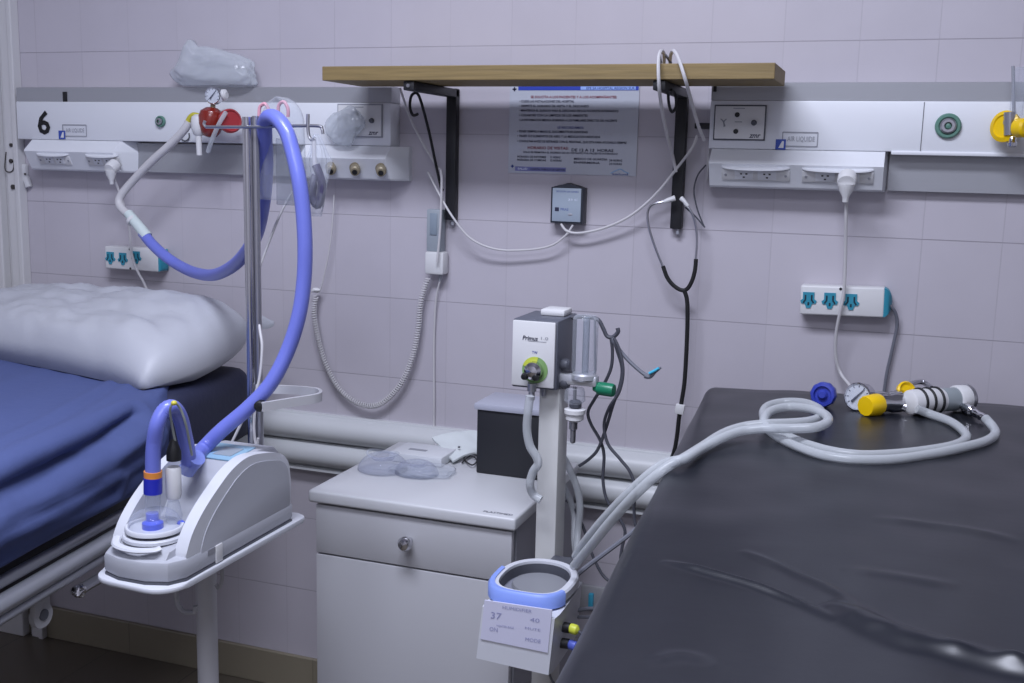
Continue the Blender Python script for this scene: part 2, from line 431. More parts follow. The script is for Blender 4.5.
for i, px_ in enumerate((331, 355, 381)):
    c = housing_pt(P(px_, 166, -.075).x, zL, .45); o = MB()
    o.lathe([(.015, 0), (.015, .002), (.012, .003), (.012, .016), (.010, .018), (.010, .022), (.001, .0225)], c, HN + Vector((.35, 0, 0)), 16)
    g = o.build('gas_connector', BRASS, cl)
    MB().cyl(c + (HN + Vector((.35, 0, 0))).normalized() * .022, c + (HN + Vector((.35, 0, 0))).normalized() * .0236, .0065, n=12).build('connector_bore', BLACK, g)
def call_plate(t, x0, y0, x1, y1, dark):
    a, b = on_panel(x0, y1), on_panel(x1, y0); c = (a + b) / 2; w, h = b.x - a.x, b.z - a.z
    fr = MB(); fr.box((c.x, FY - .001, c.z), (w, .004, h), bevel=.001); pl = fr.build('call_plate_frame', GREY if dark else DGREY, t)
    MB().box((c.x, FY - .003, c.z), (w * .95, .003, h * .92), bevel=.0008).build('call_plate', WARMWHITE, pl)
    for ux, uz in ((-.05, .22), (-.06, -.25)):
        MB().cyl((c.x + w * ux, FY - .003, c.z + h * uz), (c.x + w * ux, FY - .006, c.z + h * uz), .0052, n=16).build('jack', BLACK, pl)
    MB().lathe([(.006, 0), (.006, .004), (.004, .006), (.004, .010), (.001, .011)], (c.x + w * .28, FY - .004, c.z), (0, -1, 0), 16).build('call_button', DGREY, pl)
    e = MB(); q = Vector((c.x - w * .31, FY - .0048, c.z)); e.tube(spline([q + Vector((-.006, 0, .007)), q + Vector((0, 0, .002)), q + Vector((.002, 0, -.009))], 5), .0012, 6); e.tube(spline([q + Vector((.006, 0, .007)), q + Vector((.001, 0, .001)), q + Vector((.004, 0, -.008))], 5), .0012, 6)
    e.build('bell_symbol', GREY, pl)
    lettering('lettering', 'zmr', (c.x + w * .2, FY - .0047, c.z - h * .42), h * .2, TXT, pl, width=w * .22, bold=.02, shear=.3)
    MB().box((c.x - w * .02, FY - .0047, c.z + h * .02), (w * .14, .0004, h * .025)).build('printed_line', GREY, pl, smooth=False)
    MB().box((c.x - w * .02, FY - .0047, c.z + h * .4), (w * .22, .0004, h * .025)).build('printed_line', GREY, pl, smooth=False)
call_plate(cl, 338, 104, 383, 137, True)

cr, rzb, rzp, rzr = console('headwall_panel', 'long white wall panel with outlined sticker above the black bed', -.138, 1.5, 1.382,
    [(-.13, .219, .006)], [(.228, 1.48)], None, None)
call_plate(cr, 713, 105, 767, 140, False)
brand(cr, 782, 132.5, 818, 146)
gas_outlet(cr, 948, 126, .0245)
MB().box((.865, -.045, rzb - .002), (1.27, .018, .008), bevel=.002).build('panel_lip', CONSOLE, cr)
MB().box((P(922.5, 125, FY).x, FY + .0008, (rzb + rzp) / 2), (.0012, .001, rzp - rzb - .004)).build('panel_seam', DGREY, cr, smooth=False)
for px_ in (755, 837): socket_plate(cr, P(px_, 180, -.075).x, .14, 1.382)
MB().box((P(715, 88, -.05).x, -.05, 1.59), (.006, .006, .018)).build('rail_end_clip', BLACK, cr)

# ================================================================== shelf on brackets
SY0, SY1 = -.262, -.078
a, b = P(322, 68, SY0), P(775.5, 61.5, SY0)
WOOD = mat('shelf_wood', (152, 130, 84), 0.6, bump=.0006, bscale=14, bstretch=(.6, 8, 14), vary=.55)
shz1, shz0 = 1.620, 1.590
t = thing('wall_shelf', 'long brown wooden plank shelf on two black brackets above the poster', 'shelf', ((a.x + b.x) / 2, SY0 / 2, shz0))
MB().box(((a.x + b.x) / 2, (SY0 + SY1) / 2, (shz0 + shz1) / 2), (b.x - a.x, SY1 - SY0, shz1 - shz0), bevel=.0015).build('plank', WOOD, t, smooth=False)
BRK = mat('bracket_black', (30, 30, 34), 0.5)
for xt, yb in ((449.5, 220), (679, 229)):
    X = P(xt, 140, -.03).x; zb_ = P(xt - 5, yb, -.03).z
    m_ = MB(); m_.box((X, -.012, (zb_ + shz0) / 2), (.025, .022, shz0 - zb_), bevel=.002); m_.box((X, -.13, shz0 - .0105), (.025, .250, .019), bevel=.002)
    br = m_.build('bracket', BRK, t)
    MB().cyl((X, -.254, shz0 - .0105), (X, -.258, shz0 - .0105), .004, n=10).build('bolt', STEEL, br)
    m2 = MB(); m2.cyl((X + .004, -.014, zb_ - .012), (X + .004, -.014, zb_ + .004), .004, n=10); m2.build('bracket_tip', GREY, br)
m3 = MB(); m3.box(P(707, 126, -.02), (.05, .02, .012), bevel=.001); m3.build('side_strut', BRK, t)

# ================================================================== poster
pz1, pz0, pxl, pxr = 1.597, 1.400, -.6075, -.304
t = thing('notice_poster', 'laminated hospital notice with blue header under the wooden shelf', 'poster', ((pxl + pxr) / 2, 0, pz0))
t.rotation_euler = (0, 0, 0)
MB().box(((pxl + pxr) / 2, -.002, (pz0 + pz1) / 2), (pxr - pxl, .0022, pz1 - pz0)).build('sheet', mat('laminated_paper', (188, 192, 202), 0.25, coat=.3), t, smooth=False)
PW, PH = pxr - pxl, pz1 - pz0
def pu(x): return pxl + (x - 65) / 890 * PW
def pv(y): return pz1 - (y - 45) / 605 * PH
def pbar(name, x0, x1, y0, y1, mtl, d=0):
    MB().box(((pu(x0) + pu(x1)) / 2, -.0034 - d, (pv(y0) + pv(y1)) / 2), (pu(x1) - pu(x0), .0004, pv(y0) - pv(y1))).build(name, mtl, t, smooth=False)
pbar('header_bar', 125, 950, 44, 76, mat('header_blue', (38, 62, 168), .5))
pbar('header_strip', 560, 930, 48, 72, mat('header_pale', (150, 178, 236), .5), .0004)
pbar('footer_bar', 115, 475, 604, 634, mat('footer_lilac', (120, 124, 178), .5))
for (cx, cy, s_) in ((98, 68, 14), (95, 603, 11)):
    mb = MB(); mb.box((pu(cx), -.0036, pv(cy)), (PW * s_ * 2 / 890, .0004, PH * s_ * .7 / 605)); mb.box((pu(cx), -.0036, pv(cy)), (PW * s_ * .7 / 890, .0004, PH * s_ * 2 / 605))
    mb.build('cross_logo', TXTBLUE if s_ < 12 else TXT, t, smooth=False)
def pline(txt, x0, x1, yc, h, mtl):
    lettering('lettering', txt, (pu(x0), -.0042, pv(yc + h * .5)), PH * h / 605 * 1.38, mtl, t, width=pu(x1) - pu(x0), bold=.018)
PALE = mat('ink_white', (226, 232, 246), .7)
pline('EPE SA HOSPITAL REGION SUR', 600, 925, 61, 17, TXTBLUE)
pline('SE SOLICITA A LOS PACIENTES Y A LOS ACOMPAÑANTES:', 215, 808, 120, 17, TXTRED)
for s_, x1, y in (('• CUIDE LAS INSTALACIONES DEL HOSPITAL', 520, 150), ('• RESPETE EL HORARIO DE VISITA Y EL DESCANSO', 620, 182), ('• MANTENGA EL SILENCIO PARA EL DESCANSO DE LOS PACIENTES INTERNADOS', 822, 214), ('• COLABORE CON LA LIMPIEZA DE LOS AMBIENTES', 615, 246), ('• LA INFORMACION MEDICA SE BRINDA A LOS FAMILIARES DIRECTOS DEL PACIENTE', 815, 279)):
    pline(s_, 136, x1, y, 16, TXT)
pline('LE RECORDAMOS:', 410, 590, 328, 16, TXTBLUE)
for s_, x1, y in (('• TENER SIEMPRE A MANO EL DOCUMENTO DE IDENTIDAD', 620, 358), ('• TRAER SUS ELEMENTOS DE ASEO Y LA MEDICACION INDICADA', 706, 390), ('• CONSULTAR ANTES DE RETIRARSE CON EL PERSONAL, QUE ESTA PARA AYUDARLO SIEMPRE', 885, 426)):
    pline(s_, 126, x1, y, 16, TXT)
pline('HORARIO DE VISITAS:', 203, 490, 470, 20, TXTRED)
pline('DE 12 A 13  HORAS', 512, 798, 480, 20, TXT)
pline('SOLO SE PERMITIRA EL INGRESO DE UN VISITANTE POR PACIENTE INTERNADO', 172, 828, 502, 13, TXT)
for s_, x0, x1, y in (('HORARIO DE INFORMES', 130, 335, 534), ('HORARIO DE COMIDAS', 130, 335, 556), ('11 HORAS', 365, 436, 534), ('12 HORAS', 365, 445, 556), ('MEDICO DE GUARDIA', 530, 760, 541), ('ENFERMERIA', 530, 710, 566), ('24 HORAS', 772, 860, 546), ('24 HORAS', 772, 858, 570)):
    pline(s_, x0, x1, y, 15, TXT)
pline('SALUD', 135, 205, 618, 14, PALE); pline('HOSPITAL PUBLICO DE GESTION', 225, 470, 620, 14, TXT)
mb = MB(); mb.tube(spline([Vector((pu(x), -.0036, pv(y))) for x, y in ((785, 635), (815, 618), (850, 605), (880, 622), (910, 632))], 6), .0012, 6); mb.build('wave_logo', mat('logo_pale_blue', (150, 186, 220), .6), t)
lettering('lettering', 'salud', (pu(795), -.0042, pv(646)), PH * 22 / 605, TXTBLUE, t, width=pu(900) - pu(795))

# ================================================================== small boxes on the wall
def wall_monitor():
    Y = -.03
    tl, br = P(552, 187, Y), P(582, 223, Y)
    w, h = br.x - tl.x, tl.z - br.z; c = Vector(((tl.x + br.x) / 2, 0, (tl.z + br.z) / 2))
    t = thing('wall_sensor', 'small black box with pale blue face on the tiles under the poster', 'sensor', (c.x, 0, br.z))
    poly = [Vector((c.x + w * x, 0, c.z + h * z)) for x, z in ((-.52, -.53), (.52, -.53), (.52, .5), (.25, .54), (0, .63), (-.25, .54), (-.52, .5))]
    MB().prism(poly, -Yv, 0, .032, bevel=.002).build('case', mat('sensor_case', (44, 48, 58), .45), t)
    f = MB(); f.box((c.x, -.033, c.z), (w * .92, .003, h * .96), bevel=.0014); fc = f.build('face_label', mat('sensor_face', (156, 168, 182), .4), t)
    MB().box((c.x - w * .3, -.0349, c.z - h * .13), (w * .13, .0006, h * .11)).build('printed_square', TXT, fc, smooth=False)
    lettering('lettering', 'PRAS', (c.x - w * .18, -.0349, c.z - h * .16), h * .1, TXTBLUE, fc, width=w * .25)
    lettering('lettering', 'SENSOR DE GASES', (c.x - w * .34, -.0349, c.z + h * .36), h * .07, TXTBLUE, fc, width=w * .72)
    lettering('lettering', '23 C', (c.x + w * .05, -.0349, c.z + h * .13), h * .08, PALE, fc, width=w * .3)
    MB().sphere((c.x + w * .13, -.0345, c.z - h * .27), .0038, (1.6, .3, .8), 12).build('printed_drop', GREY, fc)
wall_monitor()

def power_strip(label, tlx, trx, y_l0, y_l1, y_r0, y_r1, capx, socks):
    Y = -.042
    tl, tr, bl, brr = P(tlx, y_l0, Y), P(trx, y_r0, Y), P(tlx, y_l1, Y), P(trx, y_r1, Y)
    t = thing('power_strip', label, 'power strip', ((tl.x + tr.x) / 2, 0, bl.z), 'white and teal power strips on the tiles')
    u = (tr - tl); L = u.length; u.normalize(); v = Vector((-u.z, 0, u.x)); h = (tl.z - bl.z); c = (tl + tr + bl + brr) / 4; c.y = -.021
    R_ = Matrix((u, Yv, v)).transposed()
    b_ = MB(); b_.box(c, (L, .040, h), R_, bevel=.004, seg=3); b_.build('case', WARMWHITE, t)
    cap = MB(); e = c + u * (L / 2 - .002); n = 10; rings = []
    wcap = P(capx, (y_r0 + y_r1) / 2, -.03).x - tr.x
    for i in range(n + 1):
        a_ = PI / 2 * i / n; k = math.cos(a_) * .94 + .02; q = e + u * (wcap * math.sin(a_))
        rings.append([q + Yv * (.0195 * k * sy) + v * (h / 2 * k * sz) for sy, sz in ((-1, -1), (1, -1), (1, 1), (-1, 1))])
    cap.loft(rings); cap.build('end_cap', TEAL, t, ang=50)
    for (x, y) in socks:
        q = P(x, y, Y); k = h * .27
        sc = MB(); pts = [q + u * (k * ux) + v * (k * vz) for ux, vz in ((-.7, 1), (.7, 1), (.7, .15), (1.0, -.1), (.85, -.45), (.45, -.45), (.25, -1.0), (-.25, -1.0), (-.45, -.45), (-.85, -.45), (-1.0, -.1), (-.7, .15))]
        sc.prism(pts, -Yv, -.001, .0012); so = sc.build('socket', TEAL, t, smooth=False)
        hl = MB()
        for ux, vz, ww, hh, rr in ((-.38, .35, .2, .6, 0), (.38, .35, .2, .6, 0), (0, -.45, .22, .4, 0), (-.5, -.15, .2, .5, .6), (.5, -.15, .2, .5, -.6)):
            hl.box(q + u * (k * ux) + v * (k * vz) - Yv * .0012, (k * ww, .001, k * hh), R_ @ Matrix.Rotation(rr, 3, 'Y'))
        hl.build('slots', DTEAL, so, smooth=False)
    for du, dv in ((-.02, .42), (-.02, -.42)):
        MB().cyl(c + u * (L * du) + v * (h * dv) - Yv * .019, c + u * (L * du) + v * (h * dv) - Yv * .021, .003, n=10).build('screw', BLACK, t)
    return t
power_strip('white power strip with teal sockets on the wall above the pillow', 104.5, 158, 246.5, 269, 250, 270.5, 165, ((110.3, 258), (122.8, 259), (136.3, 257.5)))
power_strip('white power strip with teal sockets on the wall above the black bed', 800, 884.5, 285.2, 314.5, 288, 318, 892, ((808.5, 300), (829.8, 300.8), (851, 302)))

# ---- handset on coiled cord, hung on the wall
def handset():
    Y = -.03
    t = thing('call_handset', 'slim grey and white call handset hanging on the wall by left bracket', 'handset', P(435, 275, 0))
    a, b = P(427.5, 209, Y), P(441.5, 252, Y)
    MB().box(((a.x + b.x) / 2, -.02, (a.z + b.z) / 2), (b.x - a.x, .03, a.z - b.z), bevel=.003).build('handset_body', mat('handset_grey', (152, 160, 168), .45), t)
    a, b = P(426, 251, Y), P(444.5, 275, Y)
    MB().box(((a.x + b.x) / 2, -.021, (a.z + b.z) / 2), (b.x - a.x, .036, a.z - b.z), bevel=.006).build('cradle', WARMWHITE, t)
    MB().cyl(P(441, 274, -.02), P(440, 281, -.02), .006, .004, n=12).build('strain_relief', GREY, t)
    a, b = P(430, 213, Y - .006), P(437, 235, Y - .006)
    MB().box(((a.x + b.x) / 2, -.0365, (a.z + b.z) / 2), (b.x - a.x, .002, a.z - b.z), bevel=.0008).build('button_strip', mat('handset_blue', (134, 146, 158), .4), t)
handset()

def cable(name, label, pts, r, mtl, n=7, group=None, cat='cable', seg=8, corr=0.0):
    w = [P(*p) if not isinstance(p, Vector) else p for p in pts]
    o = MB().tube(spline(w, seg), r, n, corr=corr).build(name, mtl)
    return tag(o, label, cat, group)

def coil_cable():
    Y = -.025
    pts = spline([P(x, y, Y) for x, y in ((428, 278), (421, 300), (418, 330), (412, 358), (400, 385), (380, 404), (360, 404), (340, 390), (326, 365), (318, 338), (314, 312), (316, 296))], 14)
    pts = resample(pts, .0006); out = []; s_ = 0
    for i, p in enumerate(pts):
        tt = (pts[min(len(pts) - 1, i + 1)] - pts[max(0, i - 1)]).normalized(); u_ = tt.cross(Yv).normalized(); w_ = tt.cross(u_)
        a_ = 2 * PI * i * .0006 / .0062
        out.append(p + (u_ * math.cos(a_) + w_ * math.sin(a_)) * .0056)
    t = thing('coiled_cord', 'coiled pale cord looping down the wall left of the handset', 'cord', P(370, 404, 0))
    MB().tube(out, .0019, 5).build('coil', CABLEWHITE, t)
    MB().tube(spline([P(x, y, Y) for x, y in ((316, 296), (320, 290), (324, 276), (330, 245), (333, 215), (334, 195))], 8), .0018, 6).build('straight_end', CABLEWHITE, t)
    kn = MB(); kn.blob(P(316, 290, Y), (.012, .008, .006), .2, 2, 3, 3); kn.build('knot', WARMWHITE, t)
coil_cable()
cable('handset_cable', 'thin straight white cable running down the tiles from the handset', [(440, 281, -.02), (436, 300, -.012), (434, 340, -.008), (434, 400, -.008), (434, 430, -.012), (436, 446, -.07)], .0026, CABLEWHITE)
cable('white_cable', 'white cable from the rail end past the left bracket', [(400, 88, -.055), (404, 100, -.05), (410, 118, -.04), (422, 142, -.035), (436, 165, -.04), (441, 172, -.05), (441.5, 190, -.05), (440, 230, -.05), (437, 262, -.05)], .0028, CABLEWHITE)
cable('black_cable', 'black cable with a curled loop hanging by the left bracket', [(418, 114, -.08), (413, 115, -.08), (410, 107, -.08), (411, 97, -.08), (415, 93, -.08), (419, 96, -.08), (424, 112, -.07), (430, 136, -.06), (436, 165, -.05), (441, 187, -.04), (443, 190, -.04)], .0034, RUBBER)
cable('white_cable', 'white cable drooping low between the left bracket and the wall sensor', [(428, 172, -.03), (438, 192, -.035), (452, 216, -.05), (470, 238, -.045), (495, 249, -.035), (525, 250, -.03), (550, 246, -.03), (565, 236, -.03), (573, 225, -.028)], .0026, CABLEWHITE)
cable('white_cable', 'white cable rising from the wall sensor to the right bracket', [(561, 224, -.028), (567, 231, -.03), (580, 233, -.03), (604, 228, -.03), (630, 216, -.035), (655, 195, -.045), (677, 168, -.06), (692, 148, -.06), (697, 136, -.05)], .0031, CABLEWHITE)
cable('white_cable', 'left white cable hanging over the shelf front, by right bracket', [(664, 64, -.17), (664, 54, -.20), (661, 51, -.25), (658.5, 60, -.272), (659, 85, -.275), (662, 110, -.22), (667, 135, -.14), (673, 158, -.07), (676, 172, -.06)], .0036, CABLEWHITE)
cable('white_cable', 'right white cable hanging over the shelf front, by right bracket', [(670, 63, -.15), (671, 54, -.22), (674, 51, -.255), (679, 60, -.273), (686, 82, -.276), (693, 108, -.20), (699, 128, -.14), (704, 140, -.10)], .0036, CABLEWHITE)
cable('grey_cable', 'short grey cable end standing on the shelf above right bracket', [(671, 63, -.17), (667, 57, -.19), (662, 52, -.2), (660, 55, -.2), (661, 63, -.19)], .0028, CABLEGREY)
cable('black_cable', 'thin dark cable with a kink beside the right panel end', [(706, 165, -.03), (698, 175, -.03), (694, 190, -.03), (697, 208, -.03), (703, 224, -.03), (704.5, 227, -.03), (696, 217, -.03), (685, 207, -.034)], .0017, CABLEDARK)
cable('black_cable', 'black cable coiled short under the shelf by right bracket', [(668, 92, -.24), (669, 104, -.22), (672, 112, -.2), (676, 106, -.19), (675, 94, -.2), (671, 90, -.22)], .003, RUBBER)
cable('white_cable', 'thin white cable dropping beside the right panel end', [(711, 140, -.02), (708, 160, -.02), (707, 180, -.02), (709, 150, -.03), (711, 132, -.03)], .002, CABLEWHITE)

# ================================================================== plugs
def plug(label, px, py, r, drop, wire):
    t = thing('power_plug', label, 'plug', P(px, py + 20, -.1))
    c = P(px, py, -.098)
    b_ = MB(); b_.lathe([(r * .6, 0), (r, .004), (r, .026), (r * .9, .03), (r * .4, .031)], c - HN * .016, HN, 20, 1.0); b_.build('plug_body', WARMWHITE, t)
    MB().lathe([(r * .85, 0), (r * .75, .012), (r * .35, .026), (r * .3, .036)], c + HN * .008 + Vector((0, 0, -.004)), (0, .05, -1), 16).build('boot', WARMWHITE, t)
    w = spline([P(*p) for p in wire], 8); MB().tube(w, .0034, 8).build('cord', CABLEWHITE, t)
plug('big white plug and its cord in the right wall panel', 847, 180, .019, 0, [(847, 196, -.095), (846, 215, -.085), (845.5, 250, -.065), (844, 290, -.055), (840, 312, -.052), (836, 335, -.04), (836, 358, -.03), (841, 374, -.03), (850, 386, -.06), (856, 398, -.09)])
plug('small white plug and its cord in the left wall panel', 112.5, 167, .0165, 0, [(114, 178, -.085), (122, 200, -.065), (129, 225, -.055), (131, 250, -.052), (136, 268, -.05), (144, 283, -.05), (149, 296, -.06)])
cable('grey_power_cord', 'grey cord hanging from the right power strip behind the black bed', [(889, 305, -.03), (895, 312, -.022), (897, 325, -.015), (892, 350, -.012), (887, 372, -.012), (884, 392, -.012), (882, 405, -.012)], .0036, CABLEGREY)

# ================================================================== stethoscope
def stethoscope():
    Y = -.05
    t = thing('stethoscope', 'black stethoscope hanging on the right shelf bracket', 'stethoscope', P(684, 290, Y))
    lp = [(672, 201, -.045), (662, 202, -.05), (652, 205, -.05), (647.5, 213, -.05), (649, 228, -.05), (655, 247, -.05), (663.5, 268, -.05)]
    e1 = MB().tube(spline([P(*p) for p in lp], 8), .0026, 8).build('ear_tube', STEEL, t)
    MB().tube([P(663, 202, -.05), P(667, 200.5, -.047), P(675, 198, -.042)], lambda k: .0035 + .003 * k, 10).build('ear_tip', WARMWHITE, e1)
    rp = [(684, 204, -.05), (690, 210, -.05), (695, 222, -.05), (697, 240, -.05), (695.5, 262, -.05)]
    e2 = MB().tube(spline([P(*p) for p in rp], 8), .0026, 8).build('ear_tube', STEEL, t)
    MB().tube([P(688, 206, -.05), P(684, 201, -.05), P(681, 198, -.048)], lambda k: .0035 + .002 * k, 10).build('ear_tip', WARMWHITE, e2)
    MB().tube(spline([P(x, y, Y) for x, y in ((663, 266), (667, 277), (673, 285), (681, 290), (687, 289), (692, 281), (695, 270), (696, 259))], 8), .0046, 10).build('yoke', RUBBER, t)
    MB().tube(spline([P(x, y, Y) for x, y in ((684, 290), (687, 300), (687.5, 320), (686.5, 350), (684.5, 382), (681.5, 402), (679, 418), (677, 436), (674, 452), (669, 464))], 8), .0048, 10).build('tubing', RUBBER, t)
    MB().box(P(680, 409, Y - .004), (.020, .014, .022), Matrix.Rotation(.1, 3, 'Y'), bevel=.002).build('name_tag', WARMWHITE, t)
stethoscope()

# ================================================================== flow meter at the right edge of the right panel
def edge_flowmeter():
    t = thing('oxygen_flowmeter', 'clear tube flowmeter with yellow knobs at the right panel edge', 'flowmeter', P(1010, 140, -.08))
    b_ = MB(); c = P(1010, 122, -.10)
    b_.cyl(P(1010, 135, -.10), P(1010, 112, -.10), .011, n=18); b_.cyl(c + Vector((0, .045, 0)), c, .012, n=18); b_.build('valve_body', STEEL, t)
    MB().lathe([(.011, 0), (.012, .01), (.012, .085), (.008, .09), (.001, .091)], P(1016, 116, -.10), (0, 0, 1), 20).build('flow_tube', CLEAR, t)
    MB().cyl(P(1014, 114, -.10), P(1013, 66, -.10), .003, n=10).build('inner_tube', GREY, t)
    MB().lathe([(.018, 0), (.029, .003), (.030, .012), (.022, .016), (.02, .013), (.001, .013)], P(1008, 127, -.085), (-.75, -1, .1), 28).build('yellow_collar', YELLOW, t)
    MB().lathe([(.012, 0), (.018, .003), (.018, .022), (.014, .026), (.001, .027)], P(1017, 128, -.115), (.8, -1, 0), 24).build('yellow_knob', YELLOW, t)
    MB().lathe([(.007, 0), (.007, .016), (.009, .02), (.007, .026), (.001, .027)], P(1013, 133, -.10), (0, -.2, -1), 16).build('outlet_nozzle', CHROME, t)
edge_flowmeter()

# ================================================================== suction regulator + white tubes on the left panel
def gauge(t, c, nrm, r, depth=.018):
    g = MB(); g.lathe([(r * .5, -depth), (r, -depth * .8), (r, 0), (r * .92, .002), (r * .88, 0), (r * .86, -.003), (.001, -.003)], c, nrm, 28); go = g.build('gauge', CHROME, t)
    n_ = Vector(nrm).normalized()
    MB().lathe([(r * .86, -.0028), (r * .86, -.0018), (.001, -.0018)], c, nrm, 24).build('dial', WARMWHITE, go)
    u_ = n_.cross(Zv).normalized(); v_ = u_.cross(n_)
    nd = MB(); nd.tube([Vector(c) + n_ * .0004 + u_ * (r * .35) - v_ * (r * .4), Vector(c) + n_ * .0004 - u_ * (r * .45) + v_ * (r * .6)], lambda k: r * .1 * (1 - .7 * k), 5); nd.build('needle', TXT, go)
    tk = MB()
    for k in range(9):
        a_ = -.7 * PI + k * 1.4 * PI / 8 + PI / 2; d_ = u_ * math.cos(a_) + v_ * math.sin(a_)
        tk.tube([Vector(c) - n_ * .0012 + d_ * (r * .66), Vector(c) - n_ * .0012 + d_ * (r * .8)], r * .035, 4)
    tk.build('scale_marks', TXT, go)
    MB().lathe([(r * .9, .0015), (r * .6, .0035), (.001, .0045)], c, nrm, 24).build('gauge_glass', GAUGEGLASS, go)
    return go
def suction():
    Y = -.12
    t = thing('suction_regulator', 'red vacuum regulator with white gauge on the left wall panel', 'regulator', P(215, 138, -.06))
    b_ = MB(); c = P(211, 122, Y)
    b_.lathe([(.004, .036), (.014, .034), (.026, .026), (.031, .012), (.030, -.006), (.024, -.024), (.016, -.034), (.006, -.037), (.001, -.037)], c, (.1, 0, 1), 28); b_.build('red_bowl', RED, t)
    MB().lathe([(.012, -.012), (.026, -.010), (.029, -.004), (.029, .004), (.025, .008), (.022, .005), (.001, .005)], P(230, 121, Y), (.9, -.6, .1), 28).build('red_knob', REDDISC, t)
    MB().cyl(P(213, 122, Y), P(213, 122, -.05), .012, n=16).build('wall_stem', STEEL, t)
    MB().cyl(P(213, 112, Y), P(213, 100, Y), .006, n=12).build('gauge_stem', BRASS, t)
    gauge(t, P(212.5, 95.5, Y - .012), (.16, -1, .03), .0205, .02)
    MB().lathe([(.006, -.01), (.012, .0), (.0135, .004), (.0135, .012), (.008, .016)], P(221, 95, Y + .012), (1, .1, 0), 20).build('gauge_back', WARMWHITE, t)
    MB().tube(spline([P(200, 116, Y), P(193, 115, Y - .004), P(188.5, 120, Y - .006), P(188, 126, Y - .006)], 6), .0062, 12).build('elbow', mat('elbow_yellow', (186, 178, 60), .4), t)
    MB().lathe([(.006, -.016), (.015, -.010), (.017, 0), (.017, .018), (.012, .032), (.0075, .036), (.0065, .082), (.001, .083)], P(198, 121, Y - .012), (.02, 0, -1), 18).build('nozzle', WARMWHITE, t)
    MB().tube(spline([P(226, 112, Y - .02), P(219, 124, Y - .035), P(212, 140, Y - .03), P(208, 152, Y - .02)], 6), .0052, 10).build('drain_tube', FILMW, t)
suction()
# white corrugated tube with its pale green connector to the blue hose
wt = [(189, 122, -.128), (184, 130, -.13), (172, 143, -.13), (150, 163, -.13), (132, 182, -.13), (122, 194, -.135), (119, 202, -.14), (122, 209, -.145), (130, 216, -.15)]
t = thing('suction_tube', 'white bent tube from the red regulator to the blue hose', 'tube', P(122, 200, -.13))
MB().tube(spline([P(*p) for p in wt], 8), .0102, 12).build('tubing', CABLEWHITE, t)
cn = [P(128, 213, -.148), P(131, 217, -.15), P(141, 229, -.155), P(147, 237, -.158)]
co = MB().tube(cn, lambda k: .0115 + .003 * k, 16).build('connector', mat('pale_connector', (206, 218, 216), .35), t)
MB().tube([P(131.5, 219, -.15), P(133.5, 221.5, -.151)], .0155, 16).build('connector_rim', WARMWHITE, co)

# ================================================================== humidifier stand: tray, post, chrome pole
TZ = .765
PY = -.70
pX = P(250, 200, PY).x
st = thing('equipment_stand', 'white pole stand with tray and tall chrome pole beside the blue bed', 'stand', (-.85, -.85, 0))
tp = []
for (x0_, y0_, r_, a0_) in ((-.865, -1.045, .04, PI), (-.79, -1.045, .045, 1.5 * PI), (-.762, -.707, .022, 0), (-.883, -.707, .022, .5 * PI)):
    for k_ in range(7): tp.append((x0_ + r_ * math.cos(a0_ + PI / 2 * k_ / 6), y0_ + r_ * math.sin(a0_ + PI / 2 * k_ / 6)))
MB().prism([Vector((x, y, 0)) for x, y in tp], Zv, TZ - .009, TZ, bevel=.003).build('tray', DEVICELT, st)
MB().cyl((-.853, -.85, .1), (-.853, -.85, TZ - .012), .0185, n=24).build('post', WHITE, st)
MB().lathe([(.019, 0), (.034, .002), (.034, .03), (.019, .034)], (-.853, -.85, TZ - .05), (0, 0, 1), 24).build('post_collar', PUTTY, st)
for k in range(5):
    a_ = 2 * PI * k / 5 + .5; d_ = Vector((math.cos(a_), math.sin(a_), 0))
    lg = MB().tube([Vector((-.853, -.85, .12)) + d_ * .02, Vector((-.853, -.85, .085)) + d_ * .22], lambda q: .02 - .007 * q, 10).build('leg', WHITE, st)
    w_ = MB(); c = Vector((-.853, -.85, .03)) + d_ * .21; s_ = d_.cross(Zv); w_.lathe([(.02, -.009), (.03, -.007), (.03, .007), (.02, .009)], c, s_, 18); w_.cyl(c, c + Zv * .06, .006, n=8)
    w_.build('caster', RUBBER, lg)
hk = MB(); hk.tube(spline([P(176, 589, -.95), P(177, 602, -.95), P(183, 611, -.95), P(194, 612, -.95), P(195, 606, -.95)], 6), .0045, 8)
hk.tube(spline([P(222, 569, -.88), P(222, 580, -.88), P(219, 588, -.88), P(216, 584, -.88)], 6), .0035, 8); hk.build('tray_hook', PUTTY, st)
zt = P(250, 117, PY).z
MB().cyl((pX - .003, PY, TZ - .02), (pX - .003, PY, zt), .0088, n=18).build('pole', CHROME, st)
MB().cyl((pX + .010, PY + .006, TZ - .02), (pX + .010, PY + .006, zt + .002), .0062, n=16).build('pole', STEEL, st)
cb = MB(); cb.tube(spline([P(206, 127, PY - .012), P(250, 127, PY - .012), P(290, 126, PY - .012), P(318, 126, PY - .012), P(322, 129, PY - .012), P(323, 134, PY - .012)], 6), .0028, 8)
cbo = cb.build('crossbar', STEEL, st)
MB().tube(spline([P(308, 114, PY - .014), P(308, 128, PY - .014), P(309, 136, PY - .014), P(312, 140, PY - .014), P(315, 138, PY - .014)], 6), .003, 8).build('hook', STEEL, cbo)
MB().tube(spline([P(206, 127, PY - .012), P(204, 124, PY - .012), P(205, 121, PY - .012)], 5), .0028, 8).build('hook', STEEL, cbo)
hz = PZ(268, 404, 1.0).z
hw = [PZ(256, 389, 1.0), PZ(285, 389.5, 1.0), PZ(312, 391.5, 1.0), PZ(320, 394, 1.0), PZ(317, 398, 1.0), PZ(290, 402.5, 1.0), PZ(262, 407, 1.0)]
hl = MB(); pts = spline(hw, 6)
rings = []
